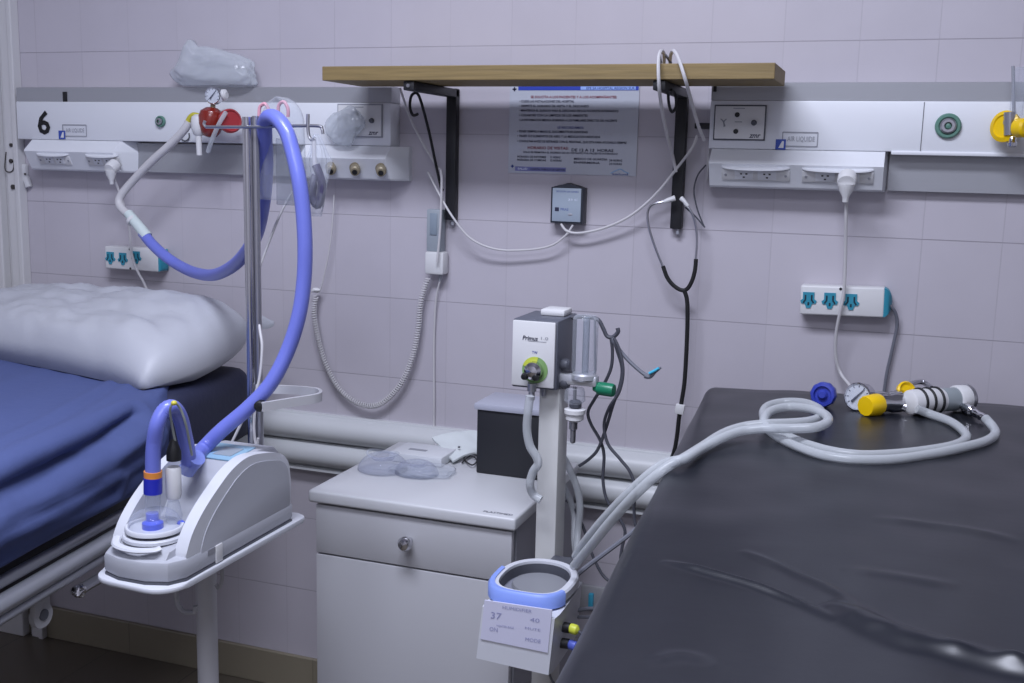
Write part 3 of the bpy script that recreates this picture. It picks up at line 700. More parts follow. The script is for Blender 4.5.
for i, p in enumerate(pts):
    tt = (pts[min(len(pts) - 1, i + 1)] - pts[max(0, i - 1)]).normalized(); s_ = tt.cross(Zv).normalized()
    rings.append([p + s_ * a_ + Zv * b2 for a_, b2 in ((-.003, -.008), (.003, -.008), (.003, .008), (-.003, .008))])
hl.loft(rings); hl.build('handle', WHITE, st, ang=50)
MB().lathe([(.005, 0), (.0095, .003), (.0095, .016), (.007, .019), (.001, .02)], PZ(263, 404, 1.0) + Vector((0, -.004, 0)), (.3, -1, 0), 16).build('clamp_knob', RUBBER, st)
MB().tube(spline([P(255, 410, PY - .02), P(254, 425, PY - .02), P(255, 440, PY - .02), P(257, 447, PY - .02), P(258, 438, PY - .02)], 5), .0025, 6).build('hanging_clip', CABLEWHITE, st)

# ---- heated humidifier (device on tray)
dv = thing('humidifier', 'grey high flow humidifier with clear water chamber on the white tray', 'humidifier', (-.825, -.9, TZ))
XR_, XL_ = -.7515, -.895
wing_px = [(187, 573), (186, 556), (192, 535), (203, 512), (217, 490), (232, 470), (248, 457), (266, 453), (283, 454), (289, 464), (291, 485), (291, 512)]
wp = [PX(x, y, XR_) for x, y in wing_px]
wp = [Vector((0, max(-1.068, min(-.715, q.y)), max(TZ + .004, q.z))) for q in wp]
base_z = TZ + .003
wp[0] = Vector((0, -1.055, base_z + .012)); wp[-1] = Vector((0, wp[-2].y, base_z + .012))
wp[0].y = wp[1].y + .001
outl = [wp[0]] + spline(wp[1:-1], 4) + [wp[-1]]
yB = max(q.y for q in outl)
for X0, X1, nm in ((XR_ - .022, XR_, 'side_wing'), (XL_, XL_ + .018, 'side_wing')):
    MB().prism([Vector((0, q.y, q.z)) for q in outl], Xv, X0, X1, bevel=.004).build(nm, DEVICELT, dv, ang=40)
# recessed grey flank on the right wing
inner = [Vector((0, yB - .006 + (q.y - yB) * .86, base_z + .018 + (q.z - base_z - .018) * .88)) for q in outl]
MB().prism(inner, Xv, XR_ - .001, XR_ + .0012, bevel=.0008).build('flank_panel', DEVICE, dv, ang=40)
zt_ = max(q.z for q in outl)
cprof = [(-1.062, base_z + .006), (-1.066, base_z + .028), (-1.05, base_z + .046), (-1.0, base_z + .05), (-.945, base_z + .052), (-.93, base_z + .06), (-.885, zt_ - .03), (-.87, zt_ - .012), (-.80, zt_ - .006), (-.75, zt_ - .012), (yB - .002, zt_ - .03), (yB - .001, base_z + .006)]
MB().prism([Vector((0, y, z)) for y, z in cprof], Xv, XL_ + .017, XR_ - .021, bevel=.002).build('housing', DEVICE, dv, ang=30)
bs = MB(); bp_ = [(-.897, -1.04), (-.885, -1.066), (-.85, -1.078), (-.80, -1.078), (-.765, -1.066), (-.75, -1.04), (-.750, yB), (-.897, yB)]
bs.prism([Vector((x, y, 0)) for x, y in bp_], Zv, base_z, base_z + .034, bevel=.006); bs.build('base', DEVICE, dv)
ft = MB(); ft.prism([Vector((x * 1.0, y, 0)) for x, y in bp_], Zv, TZ, base_z + .001); ft.build('base_gasket', DGREY, dv)
scr = MB(); cxm = (XL_ + XR_) / 2 - .002
scr.box((cxm, -.83, zt_ - .0075), (.085, .075, .003), Matrix.Rotation(.06, 3, 'X'), bevel=.001); so = scr.build('screen_panel', mat('screen_blue', (140, 176, 200), .35), dv)
MB().box((cxm + .012, -.832, zt_ - .0056), (.036, .04, .001), Matrix.Rotation(.06, 3, 'X')).build('screen', mat('screen_grey', (150, 160, 170), .3), so)
cc = PZ(155, 533, base_z + .055); cc.x = min(max(cc.x, XL_ + .06), XR_ - .07)
for k, (r_, z_) in enumerate(((.050, .0), (.046, .012))):
    MB().lathe([(r_ * .75, 0), (r_, .001), (r_, .006), (r_ * .97, .008), (r_ * .86, .008), (r_ * .86, .004)], (cc.x, cc.y, base_z + .049 + z_), (0, 0, 1), 36).build('chamber_ring', DEVICELT, dv)
lp_ = MB(); lp_.tube(spline([Vector((cc.x - .05, cc.y - .03, base_z + .05)), Vector((cc.x - .03, cc.y - .054, base_z + .048)), Vector((cc.x + .005, cc.y - .06, base_z + .047)), Vector((cc.x + .035, cc.y - .05, base_z + .048)), Vector((cc.x + .043, cc.y - .042, base_z + .05))], 6), .0045, 8, flat=(1.6, .9)); lp_.build('latch_lip', DEVICELT, dv)
ch = MB(); ch.lathe([(.042, 0), (.041, .012), (.036, .022), (.025, .030), (.012, .034), (.001, .035)], (cc.x, cc.y, base_z + .062), (0, 0, 1), 32); cho = ch.build('water_chamber', VIOLETCLEAR, dv)
q0 = P(153, 535, cc.y); q1 = P(153, 516, cc.y)
MB().lathe([(.0165, 0), (.0165, .018), (.010, .022), (.010, .034), (.001, .034)], P(153, 533, cc.y - .004), (0, 0, 1), 20).build('blue_port', mat('blue_port', (70, 90, 210), .3), cho)
MB().cyl(P(152.5, 525, cc.y), P(153, 492, cc.y), .0122, n=18).build('clear_port', CLEAR, cho)
MB().lathe([(.012, 0), (.014, .01), (.011, .024), (.009, .034), (.001, .034)], P(174, 521, cc.y + .03), (0, 0, 1), 18).build('clear_port', CLEAR, cho)
MB().sphere(P(181, 523, cc.y + .03), .006, (1.2, 1, .8), 12).build('blue_float', mat('blue_port', (70, 90, 210), .3), cho)
# tape strip on base
MB().box((XR_ + .002, -.955, base_z + .014), (.003, .018, .03), bevel=.001).build('tape', WARMWHITE, dv)
MB().box((XR_ + .001, -.975, base_z + .024), (.003, .02, .008)).build('side_catch', STEEL, dv)

# ---- short blue loop and its cuff
YH = cc.y
t = thing('hose_loop', 'short arched blue hose with orange band rising from the water chamber', 'hose', P(153, 493, YH))
lp_ = [(153, 474, YH), (153, 460, YH), (154, 443, YH), (157, 425, YH), (163, 412, YH + .01), (170, 407, YH + .02), (176, 410, YH + .035), (181, 420, YH + .05), (185, 437, YH + .065), (188, 452, YH + .075), (188, 464, YH + .08)]
MB().tube(resample(spline([P(*p) for p in lp_], 12), .0022), .0125, 14, corr=.05).build('tubing', BLUEHOSE, t)
MB().cyl(P(153, 493, YH), P(153, 477, YH), .0145, n=20).build('blue_cuff', mat('cuff_blue', (40, 48, 178), .35), t)
MB().cyl(P(153, 477.5, YH), P(153, 471, YH), .0142, n=20).build('orange_band', mat('band_orange', (222, 140, 62), .4), t)
t = thing('temperature_probe', 'white and black probe standing in the water chamber port', 'probe', P(174, 503, YH + .03))
MB().lathe([(.011, 0), (.0125, .004), (.0125, .048), (.011, .052)], P(174, 498, YH + .03), (0, 0, 1), 18).build('probe_body', WARMWHITE, t)
MB().lathe([(.0118, 0), (.0118, .014), (.0085, .024), (.004, .034), (.001, .035)], P(174, 460, YH + .03), (0, 0, 1), 18).build('probe_cap', RUBBER, t)
MB().tube(spline([P(*p) for p in ((175, 441, YH + .03), (172, 425, YH + .02), (170, 410, YH + .0), (174, 403, YH + .0), (180, 408, YH + .01), (186, 425, YH + .02), (190, 445, YH + .04), (192, 455, YH + .06))], 8), .002, 6).build('probe_wire', mat('wire_olive', (150, 156, 150), .5), t)
MB().sphere(P(174, 403, YH), .005, (1, 1, .8), 10).build('wire_clip', mat('clip_yellow', (206, 196, 70), .4), t)

# ---- long blue breathing hose looped over the pole
hp = [(143, 233, -.156), (152, 244, -.165), (165, 256, -.18), (180, 266, -.2), (196, 273, -.25), (213, 275, -.33), (230, 268, -.42), (244, 255, -.5), (256, 235, -.57), (263, 205, -.62), (266, 170, -.65), (265, 140, -.68), (265, 124, -.70), (269, 117, -.72), (277, 119, -.735), (286, 131, -.745), (293, 153, -.75), (299, 180, -.755), (303, 210, -.755), (305, 245, -.755), (304, 280, -.755), (299, 315, -.76), (288, 350, -.77), (271, 383, -.79), (248, 408, -.81), (222, 430, -.83), (203, 449, -.85), (192, 462, YH + .09)]
t = thing('breathing_hose', 'long blue corrugated hose draped over the pole crossbar', 'hose', P(200, 275, -.3))
MB().tube(resample(spline([P(*p) for p in hp], 14), .0022), .0136, 14, corr=.045).build('tubing', BLUEHOSE, t)
MB().tube([P(197, 457, YH + .085), P(190, 465, YH + .09), P(186, 471, YH + .09)], .0150, 16).build('end_cuff', clear_mat('blue_clear', (150, 165, 240), .5, .85, .15), t)
cable('white_cable', 'thin white cable trailing behind the chrome pole down to the tray', [(292, 192, -.55), (280, 215, -.58), (266, 250, -.62), (258, 275, -.66), (256, 300, -.68), (260, 330, -.7), (262, 350, -.71), (258, 385, -.72), (245, 415, -.73), (232, 442, -.735), (228, 448, -.74)], .0026, CABLEWHITE)

# ================================================================== plastic bags
def sack(name, label, cpt, sc, mtl, amp, freq, seed, crease, group=None, rot=None):
    o = MB().blob(cpt, sc, amp, freq, 5, seed, crease, rot).build(name, mtl, ang=180); return tag(o, label, 'plastic bag', group)
bg = MB()
c0 = P(214, 75, -.05)
bg.blob(P(216, 72, -.05), (.122, .04, .054), .35, 1.15, 5, 4, .12)
for v in bg.bm.verts:
    # a peak at the upper left, a flat seat on the rail
    d = v.co - P(188, 54, -.06); v.co += Vector((0, 0, .03)) * math.exp(-(d.x / .014) ** 2 - (d.z / .03) ** 2)
    if v.co.z < lzr + .004: v.co.z = lzr + .004
tag(bg.build('plastic_bag', FILMW, None, ang=180), 'crumpled cloudy plastic bag lying on top of the left rail', 'plastic bag')

def hanging_bag():
    t = thing('clear_bag', 'clear plastic bag hanging behind the blue hose arch', 'plastic bag', P(282, 200, PY + .03))
    cx = 283; rings = []; N, K = 26, 28
    for i in range(N + 1):
        k = i / N; y = 97 + 103 * k
        half = (27 if k > .25 else 27 * math.sqrt(max(.002, 1 - (1 - k / .25) ** 2)))
        c = P(cx - 1 + 2 * math.sin(k * 4), y, PY + .035); wv = half / 640
        rr = []
        for j in range(K):
            a_ = 2 * PI * j / K; q = 1 + .14 * noise.noise(Vector((math.cos(a_) * 1.5, math.sin(a_) * 1.5, k * 3)))
            rr.append(c + Xv * (wv * math.cos(a_) * q) + Yv * (.022 * math.sin(a_) * q * (1 - .3 * k)))
        rings.append(rr)
    MB().loft(rings).build('bag_film', FILM, t, ang=180)
    mk = MB(); pk = mat('mask_pink', (206, 150, 164), .4)
    for x, y in ((264, 107), (283, 105)):
        mk.tube(spline([P(x - 5, y + 10, PY + .03), P(x - 4, y, PY + .03), P(x + 1, y - 3, PY + .03), P(x + 5, y + 4, PY + .03), P(x + 5, y + 12, PY + .03)], 6), .0032, 8)
    mk.build('pink_strap', pk, t)
    MB().box(P(287, 172, PY + .045), (.044, .006, .12), bevel=.002).build('folded_tubing', clear_mat('grey_film', (160, 164, 170), .25, .6, .2), t)
hanging_bag()

def wrapped_bundle():
    t = thing('wrapped_tubing', 'cellophane wrapped tubing bundle hanging from the pole hook', 'packet', P(318, 215, PY - .01))
    rings = []; N, K = 34, 30
    for i in range(N + 1):
        k = i / N; y = 134 + 82 * k; cx = 316 + 2.5 * math.sin(k * 5)
        half = 3 + 9.5 * min(1, k / .3) if k < .85 else 12.5 * (1 - .25 * (k - .85) / .15)
        c = P(cx, y, PY - .012); wv = half / 650; rr = []
        for j in range(K):
            a_ = 2 * PI * j / K; q = 1 + .22 * math.sin(5 * a_ + k * 3) * (1 - .4 * k) + .2 * noise.noise(Vector((math.cos(a_) * 2, math.sin(a_) * 2, k * 7)))
            rr.append(c + Xv * (wv * math.cos(a_) * q) + Yv * (wv * .8 * math.sin(a_) * q))
        rings.append(rr)
    MB().loft(rings).build('cellophane', clear_mat('cellophane', (215, 219, 226), .14, .6, .05), t, ang=60)
    MB().tube(spline([P(316, 165, PY - .012), P(322, 185, PY - .012), P(318, 205, PY - .012), P(312, 195, PY - .012), P(316, 175, PY - .012)], 6), .0075, 8).build('coiled_tube', mat('tube_violet', (70, 66, 96), .4), t)
    MB().tube(spline([P(314, 140, PY - .012), P(315, 165, PY - .012), P(321, 190, PY - .012)], 6), .004, 8).build('white_tube', CABLEWHITE, t)
wrapped_bundle()
wb = MB(); wb.blob(P(345, 126, -.075), (.048, .018, .040), .3, 1.4, 5, 9, .12, Matrix.Rotation(-.6, 3, 'Y'))
for v in wb.bm.verts: v.co.y = min(v.co.y, -.058)
tag(wb.build('plastic_bag', FILMW, None, ang=180), 'small cloudy plastic bag hung over the left call plate', 'plastic bag')

# ================================================================== beds
def rslab(size, r, cell, fn=None, fine=None):
    """rounded block, a grid on every face; size=(x,y,z) full, centred at x/y, z from 0 up"""
    hx, hy, hz = size[0] / 2, size[1] / 2, size[2] / 2
    bm_ = MB(); bmx = bm_.bm; H = (hx, hy, hz); cache = {}
    def vert(p):
        k = (round(p[0], 5), round(p[1], 5), round(p[2], 5))
        if k not in cache:
            inn = Vector([max(-H[i] + r, min(H[i] - r, p[i])) for i in range(3)]); d = Vector(p) - inn
            q = inn + (d.normalized() * r if d.length > 1e-9 else d)
            cache[k] = bmx.verts.new(q)
        return cache[k]
    for ax in range(3):
        a_, b_ = (ax + 1) % 3, (ax + 2) % 3
        na, nb = max(2, int(2 * H[a_] / cell)), max(2, int(2 * H[b_] / cell))
        for s_ in (-1, 1):
            for i in range(na):
                for j in range(nb):
                    qs = []
                    for di, dj in ((0, 0), (1, 0), (1, 1), (0, 1)):
                        p = [0, 0, 0]; p[ax] = s_ * H[ax]; p[a_] = -H[a_] + 2 * H[a_] * (i + di) / na; p[b_] = -H[b_] + 2 * H[b_] * (j + dj) / nb
                        qs.append(vert(p))
                    try: bmx.faces.new(qs)
                    except ValueError: pass
    for v in bmx.verts: v.co.z += hz
    if fine:
        fs = [f for f in bmx.faces if fine(f.calc_center_median())]
        es = list({e for f in fs for e in f.edges})
        bmesh.ops.subdivide_edges(bmx, edges=es, cuts=3, use_grid_fill=True)
    if fn:
        for v in bmx.verts: v.co = fn(v.co)
    return bm_
def seg_d(p, a, b):
    ab = b - a; t_ = max(0, min(1, (p - a).dot(ab) / max(1e-9, ab.dot(ab)))); return (p - (a + ab * t_)).length, t_

# right bed, black vinyl
A_R = math.radians(3.9); ez = Matrix.Rotation(A_R, 3, 'Z')
hl_ = Vector((-.098, -.165, 0)); W_R, L_R = .98, 1.98
cR = hl_ + ez @ Vector((W_R / 2, -L_R / 2, 0))
bedR = thing('hospital_bed', 'bed with glossy black vinyl mattress under the right wall panel', 'bed', (cR.x, cR.y, 0))
zR0, zR1 = .79, .974
ridges = [[PZ(x, y, .98).xy for x, y in pl] for pl in (((660, 560), (690, 567), (715, 575), (760, 590), (800, 606), (836, 624)), ((822, 606), (850, 618), (880, 634), (915, 648), (960, 660), (1050, 684)), ((740, 552), (790, 574), (830, 593), (866, 616)), ((650, 662), (680, 655), (712, 666)), ((870, 522), (940, 530), (1024, 548)), ((840, 575), (900, 582), (960, 592)))]
RSP = [[spl.xy for spl in spline([Vector((p.x, p.y, 0)) for p in pl], 6)] for pl in ridges]
hs = [.0060, .0125, .0030, .0022, .0025, .0022]; ws = [.0062, .0180, .0070, .0100, .012, .012]
def ridge_at(q2, rg):
    best, bt = 9, 0
    for i in range(len(rg) - 1):
        d, t = seg_d(q2, rg[i], rg[i + 1])
        if d < best: best, bt = d, (i + t) / (len(rg) - 1)
    return best, bt
def near_ridge(c):
    if c.z < (zR1 - zR0) - .01: return False
    q = (cR + ez @ Vector((c.x, c.y, 0))).xy
    if q.y > -.80 or q.y < -1.75: return False
    return any(ridge_at(q, rg)[0] < .045 for rg in RSP)
def fR(p):
    u_, v_ = p.x / (W_R / 2), p.y / (L_R / 2)
    k = max(0.0, (p.z - .1) / .072)
    q = cR + ez @ Vector((p.x, p.y, 0))
    z = p.z + zR0 + .011 * max(0, (1 - abs(u_) ** 2.2)) * k * (1 if v_ < .95 else .9)
    if p.z > .15:
        q2 = Vector((q.x, q.y))
        z += .0035 * noise.noise(Vector((q.x * 5, q.y * 4, 1))) + .0022 * noise.noise(Vector((q.x * 14, q.y * 9, 4)))
        if -1.78 < q.y < -.78:
            for k_, (rg, hh, ww) in enumerate(zip(RSP, hs, ws)):
                dm, t_ = ridge_at(q2, rg)
                if dm < ww * 3.2:
                    tp_ = min(1, 4 * t_) * min(1, 4 * (1 - t_) + (k_ == 1))
                    z += hh * tp_ * math.exp(-(dm / ww) ** 2) * (1 + (.45 if k_ == 1 else .15) * noise.noise(Vector((q.x * 30, q.y * 30, 3))))
    return Vector((q.x, q.y, z))
VINYL = mat('black_vinyl', (27, 29, 36), 0.31, spec=.42, bump=.0007, bscale=7, bstretch=(1, 1.6, 1))
rslab((W_R, L_R, zR1 - zR0), .024, .0105, fR, near_ridge).build('mattress', VINYL, bedR, ang=180)
fr = MB(); fr.box(cR + Vector((0, 0, .755)), (W_R - .04, L_R - .04, .05), ez, bevel=.006); fr.build('frame', WHITE, bedR)
for sx in (-1, 1):
    for sy in (-1, 1):
        q = cR + ez @ Vector((sx * .38, sy * .8, 0)); lg = MB().cyl(q + Zv * .1, q + Zv * .74, .025, n=16).build('leg', WHITE, bedR)
        MB().lathe([(.03, -.014), (.05, -.011), (.05, .011), (.03, .014)], q + Zv * .05, (1, 0, 0), 20).cyl(q + Zv * .05, q + Zv * .11, .01, n=10).build('caster', RUBBER, lg)

# left bed, blue sheet on navy mattress
A_L = math.radians(7.8); el = Matrix.Rotation(A_L, 3, 'Z')
hr = Vector((-1.195, -.235, 0)); W_L, L_L = .9, 1.95
cL = hr + el @ Vector((-W_L / 2, -L_L / 2, 0))
bedL = thing('hospital_bed', 'bed with rumpled blue sheet, navy mattress and white side rails', 'bed', (cL.x, cL.y, 0))
zL0, zL1 = .745, .915
def place_L(p): return cL + el @ Vector((p.x, p.y, 0))
def fN(p):
    tk_ = max(0, min(1, (L_L / 2 - .30 - p.y) / .08)); p = Vector((p.x * (1 - .08 * tk_), p.y, p.z - .035 * tk_ * (p.z > .1))); q = place_L(p + Vector((.01, .02, 0))); return Vector((q.x, q.y, p.z + zL0 + .003 * noise.noise(p * 9)))
rslab((W_L + .01, L_L + .06, zL1 - zL0 + .010), .035, .022, fN).build('mattress', NAVY, bedL, ang=180)
sn = el @ Xv
SHW, SHL, SHZ = W_L + .022, L_L - .06, zL1 - zL0 + .012
def PS(x, y, off=.011):
    """point on the vertical plane of the blue bed's right side"""
    d = ray(x, y); o = hr + sn * off; return CAM + d * ((o - CAM).dot(sn) / d.dot(sn))
FOLDS = [([PZ(-60, 492, .915), PZ(0, 461, .915), PZ(60, 429, .915), PZ(122, 393, .915)], .016, .017),
         ([PS(-60, 520), PS(0, 490), PS(50, 470), PS(100, 443), PS(138, 415)], .030, .020),
         ([PS(-60, 540), PS(0, 513), PS(45, 496), PS(95, 466), PS(150, 437)], .026, .017),
         ([PS(-60, 575), PS(0, 545), PS(50, 516), PS(105, 486)], .026, .015),
         ([PS(40, 522), PS(80, 494), PS(130, 468)], .016, .010),
         ([PZ(-40, 440, .915), PZ(20, 412, .915), PZ(70, 384, .915)], .005, .012),
         ([PZ(-40, 412, .915), PZ(10, 390, .915), PZ(60, 372, .915)], .004, .010)]
def fS(p):
    x, s_, z = p.x, p.y, p.z
    u_ = (x + SHW / 2) / SHW
    sh = .30 * max(0, (u_ - .80) / .20) ** 1.5
    s_ = -SHL / 2 + (s_ + SHL / 2) * (SHL - sh) / SHL - .03
    side = max(0.0, min(1.0, (x - (SHW / 2 - .05)) / .05))
    dn = 1 - z / SHZ
    off = side * (.020 * (dn - .3) + .010 * noise.noise(Vector((s_ * 3, dn * 4, 1))) + .005 * noise.noise(Vector((s_ * 9, dn * 9, 4))))
    top = max(0, min(1, (z - .1) / .06))
    zz = z + zL0 - .006 + top * (.006 * noise.noise(Vector((x * 4, s_ * 3, 0))) + .003 * noise.noise(Vector((x * 11 + s_ * 4, s_ * 6, 5))))
    q = place_L(Vector((x + off + .006, s_, 0))); q.z = zz + .012
    for pl, dep, wd in FOLDS:
        if (q - pl[1]).length > .9: continue
        dm = min(seg_d(q, a, b)[0] for a, b in zip(pl, pl[1:]))
        if dm < wd * 4.5:
            k = -dep * math.exp(-(dm / (wd * .6)) ** 2) + dep * .45 * math.exp(-((dm - wd * 1.9) / (wd * .9)) ** 2)
            q = q + sn * (k * side) + Zv * (k * (1 - side) * top)
    return q
SHEET = mat('blue_sheet', (80, 92, 138), .8, spec=.25, bump=.0012, bscale=45)
rslab((SHW, SHL, SHZ), .045, .0105, fS).build('fitted_sheet', SHEET, bedL, ang=180)
fr = MB(); fr.box(cL + Vector((0, 0, .70)), (W_L - .10, L_L - .06, .06), el, bevel=.006); fr.build('frame', mat('bed_frame_dark', (60, 60, 68), .5), bedL)
def railpt(dx, s_, z): return hr + el @ Vector((dx, -s_, 0)) + Vector((0, 0, z))
for dx, z, r_ in ((.0, .729, .0105), (.014, .7005, .0160), (.014, .6755, .0092)):
    rb = MB(); rb.tube([railpt(dx, .38, z), railpt(dx, .40, z), railpt(dx, 1.9, z)], r_, 14); rb.build('side_rail', mat('rail_grey', (168, 170, 178), .35, .3), bedL)
for s_ in (.72, 1.5):
    b_ = MB(); q = PS(40, 600, -.004) if s_ < 1 else railpt(-.004, s_, .60)
    b_.box(q + Zv * .01, (.012, .044, .075), el, bevel=.004); b_.cyl(q + Vector((-.006, 0, -.028)), q + Vector((.006, 0, -.028)), .022, n=20)
    bo = b_.build('rail_bracket', PUTTY, bedL)
    MB().cyl(q + Vector((.006, 0, -.026)), q + Vector((.0085, 0, -.026)), .010, n=16).build('pivot', DGREY, bo)
rl = MB(); c1, c2 = PS(76, 592, .03), PS(108, 573, .03)
rl.tube([c1, c1.lerp(c2, .5), c2], .011, 10, flat=(1.2, .8)); ro = rl.build('release_lever', STEEL, bedL)
MB().blob(PS(79, 591, .034), (.013, .012, .012), .25, 2, 3, 2).build('release_catch', CHROME, ro)
for sx in (-1, 1):
    for sy in (-1, 1):
        q = cL + el @ Vector((sx * .22, sy * .4 - .2, 0)); lg = MB().cyl(q + Zv * .1, q + Zv * .68, .03, n=16).build('leg', mat('bed_frame_dark', (60, 60, 68), .5), bedL)
        MB().lathe([(.03, -.015), (.055, -.012), (.055, .012), (.03, .015)], q + Zv * .055, (1, 0, 0), 20).cyl(q + Zv * .055, q + Zv * .12, .012, n=10).build('caster', RUBBER, lg)

# pillow
def pillow():
    fr_, br_ = PZ(143, 390, .937), P(252, 331, -.15)
    fl_, bl_ = Vector((-2.05, -.36, .93)), Vector((-2.02, -.06, .95))
    mbp = MB(); N, M = 70, 46; grid = {}
    for side in (1, -1):
        for i in range(N + 1):
            for j in range(M + 1):
                u_, v_ = 2 * i / N - 1, 2 * j / M - 1
                if side == -1 and (i in (0, N) or j in (0, M)): grid[(side, i, j)] = grid[(1, i, j)]; continue
                # edges bow inwards between the corners
                uu = u_ * (1 + (.13 if u_ > 0 else -.05) * (1 - v_ * v_) * abs(u_) ** 3); vv = v_ * (1 - .07 * (1 - u_ * u_) * abs(v_) ** 3)
                a_ = fl_.lerp(fr_, (uu + 1) / 2); b_ = bl_.lerp(br_, (uu + 1) / 2); p = a_.lerp(b_, (vv + 1) / 2)
                tk = ((1 - abs(u_) ** 9) ** .5) * ((1 - abs(v_) ** 5) ** .5)
                if side == 1:
                    hgt = (.114 - .022 * max(0, u_) * max(0, v_)) * tk * (1 + .10 * noise.noise(Vector((u_ * 2, v_ * 2, 2))))
                    hgt += tk * (.014 * max(0, 1 - ((v_ - .35) / .6) ** 2) + .010 * noise.noise(Vector((u_ * 5, v_ * 4, 7))) + .010 * (.25 - abs(noise.noise(Vector((u_ * 7 + v_ * 3, v_ * 4, 11))))) + .003 * (.25 - abs(noise.noise(Vector((u_ * 15 - v_ * 6, v_ * 9, 21))))))
                    p = p + Zv * hgt
                else:
                    p = p - Zv * (.05 * tk * max(0, u_) ** .5 + .003 * tk); p.z = max(p.z, .935)
                grid[(side, i, j)] = mbp.bm.verts.new(p)
    for side in (1, -1):
        for i in range(N):
            for j in range(M):
                try: mbp.bm.faces.new([grid[(side, i, j)], grid[(side, i + 1, j)], grid[(side, i + 1, j + 1)], grid[(side, i, j + 1)]])
                except ValueError: pass
    fl = MB(); tip = P(274, 321, -.15); a_, b_ = P(250, 318, -.16), P(250, 335, -.155)
    o = mbp.build('pillow', mat('pillow_cover', (186, 188, 195), .45, spec=.4, bump=.0008, bscale=25), None, ang=180)
    tag(o, 'white covered pillow lying on the head of the blue bed', 'pillow')
    rg = []
    for k in range(9):
        t_ = k / 8; c = a_.lerp(b_, .5).lerp(tip, t_); h_ = (b_ - a_) * (.5 * (1 - t_ ** 2 * .75)); w_ = Vector((0, -.006 * (1 - t_ * .7), 0)); bend = Zv * (.006 * math.sin(t_ * 5))
        rg.append([c - h_ + bend, c + w_ + bend, c + h_ + bend, c - w_ + bend])
    fl.loft(rg); fl.build('cover_flap', MATS['pillow_cover'], o, ang=60)
pillow()

# ================================================================== bedside cabinet and what stands on it
CT = .770
cx0, cx1, cy0, cy1 = -.812, -.372, -.567, -.150
cab = thing('bedside_cabinet', 'white bedside cabinet with chrome knobbed drawer between the beds', 'cabinet', ((cx0 + cx1) / 2, (cy0 + cy1) / 2, 0))
CAB = mat('cabinet_white', (178, 178, 182), .45)
MB().box(((cx0 + cx1) / 2, (cy0 + cy1) / 2, CT - .0125), (cx1 - cx0, cy1 - cy0, .025), bevel=.005, seg=3).build('top', mat('cabinet_top', (200, 201, 204), .35), cab)
bx0, bx1, by0 = cx0 + .012, cx1 - .008, cy0 + .022
bd = MB(); bd.box(((bx0 + bx1) / 2, (by0 + cy1) / 2 + .006, (.06 + CT - .025) / 2), (bx1 - bx0, cy1 - by0 - .012, CT - .025 - .06)); bd.build('body', mat('cabinet_side', (150, 150, 158), .5), cab, smooth=False)
zsplit = P(400, 563.5, by0).z
dw = MB(); dw.box(((bx0 + bx1) / 2, by0 - .006, (zsplit + .0018 + CT - .03) / 2), (bx1 - bx0 - .002, .016, CT - .03 - zsplit - .0018), bevel=.002); dwo = dw.build('drawer', CAB, cab)
kp = P(409, 541, by0 - .02)
MB().lathe([(.006, 0), (.005, .01), (.010, .014), (.0145, .022), (.0145, .028), (.010, .035), (.001, .037)], (kp.x, by0 - .013, kp.z), (0, -1, 0), 24).build('knob', CHROME, dwo)
dr = MB(); dr.box(((bx0 + bx1) / 2, by0 - .006, (zsplit - .0018 + .065) / 2), (bx1 - bx0 - .002, .016, zsplit - .0018 - .065), bevel=.002); dro = dr.build('door', CAB, cab)
MB().lathe([(.006, 0), (.005, .01), (.0145, .022), (.010, .034), (.001, .036)], (bx1 - .05, by0 - .013, .35), (0, -1, 0), 20).build('knob', CHROME, dro)
for x in (bx0 + .03, bx1 - .03):
    for y in (by0 + .04, cy1 - .04): MB().cyl((x, y, 0), (x, y, .062), .016, n=14).build('foot', RUBBER, cab)
a, b = PZ(483, 512, CT), PZ(512, 516, CT)
lettering('lettering', 'PLASTIMED', (a.x, a.y, CT + .0006), .012, TXT, cab, u=(1, 0, 0), v=(0, 1, 0), width=b.x - a.x)

def black_box():
    q = PZ(477, 473, CT); q2 = PZ(530, 482, CT)
    x0, y0, w, d, h = q.x - .003, q.y, .155, .115, .140
    t = thing('speaker_box', 'black box with grey lid at the back of bedside cabinet', 'box', (x0 + w / 2, y0 + d / 2, CT))
    MB().box((x0 + w / 2, y0 + d / 2, CT + h / 2), (w, d, h), bevel=.004).build('case', mat('box_black', (30, 31, 37), .5), t)
    MB().box((x0 + w / 2, y0 + d / 2, CT + h + .006), (w + .010, d + .010, .014), bevel=.003).build('lid', mat('lid_grey', (170, 172, 186), .4), t)
black_box()

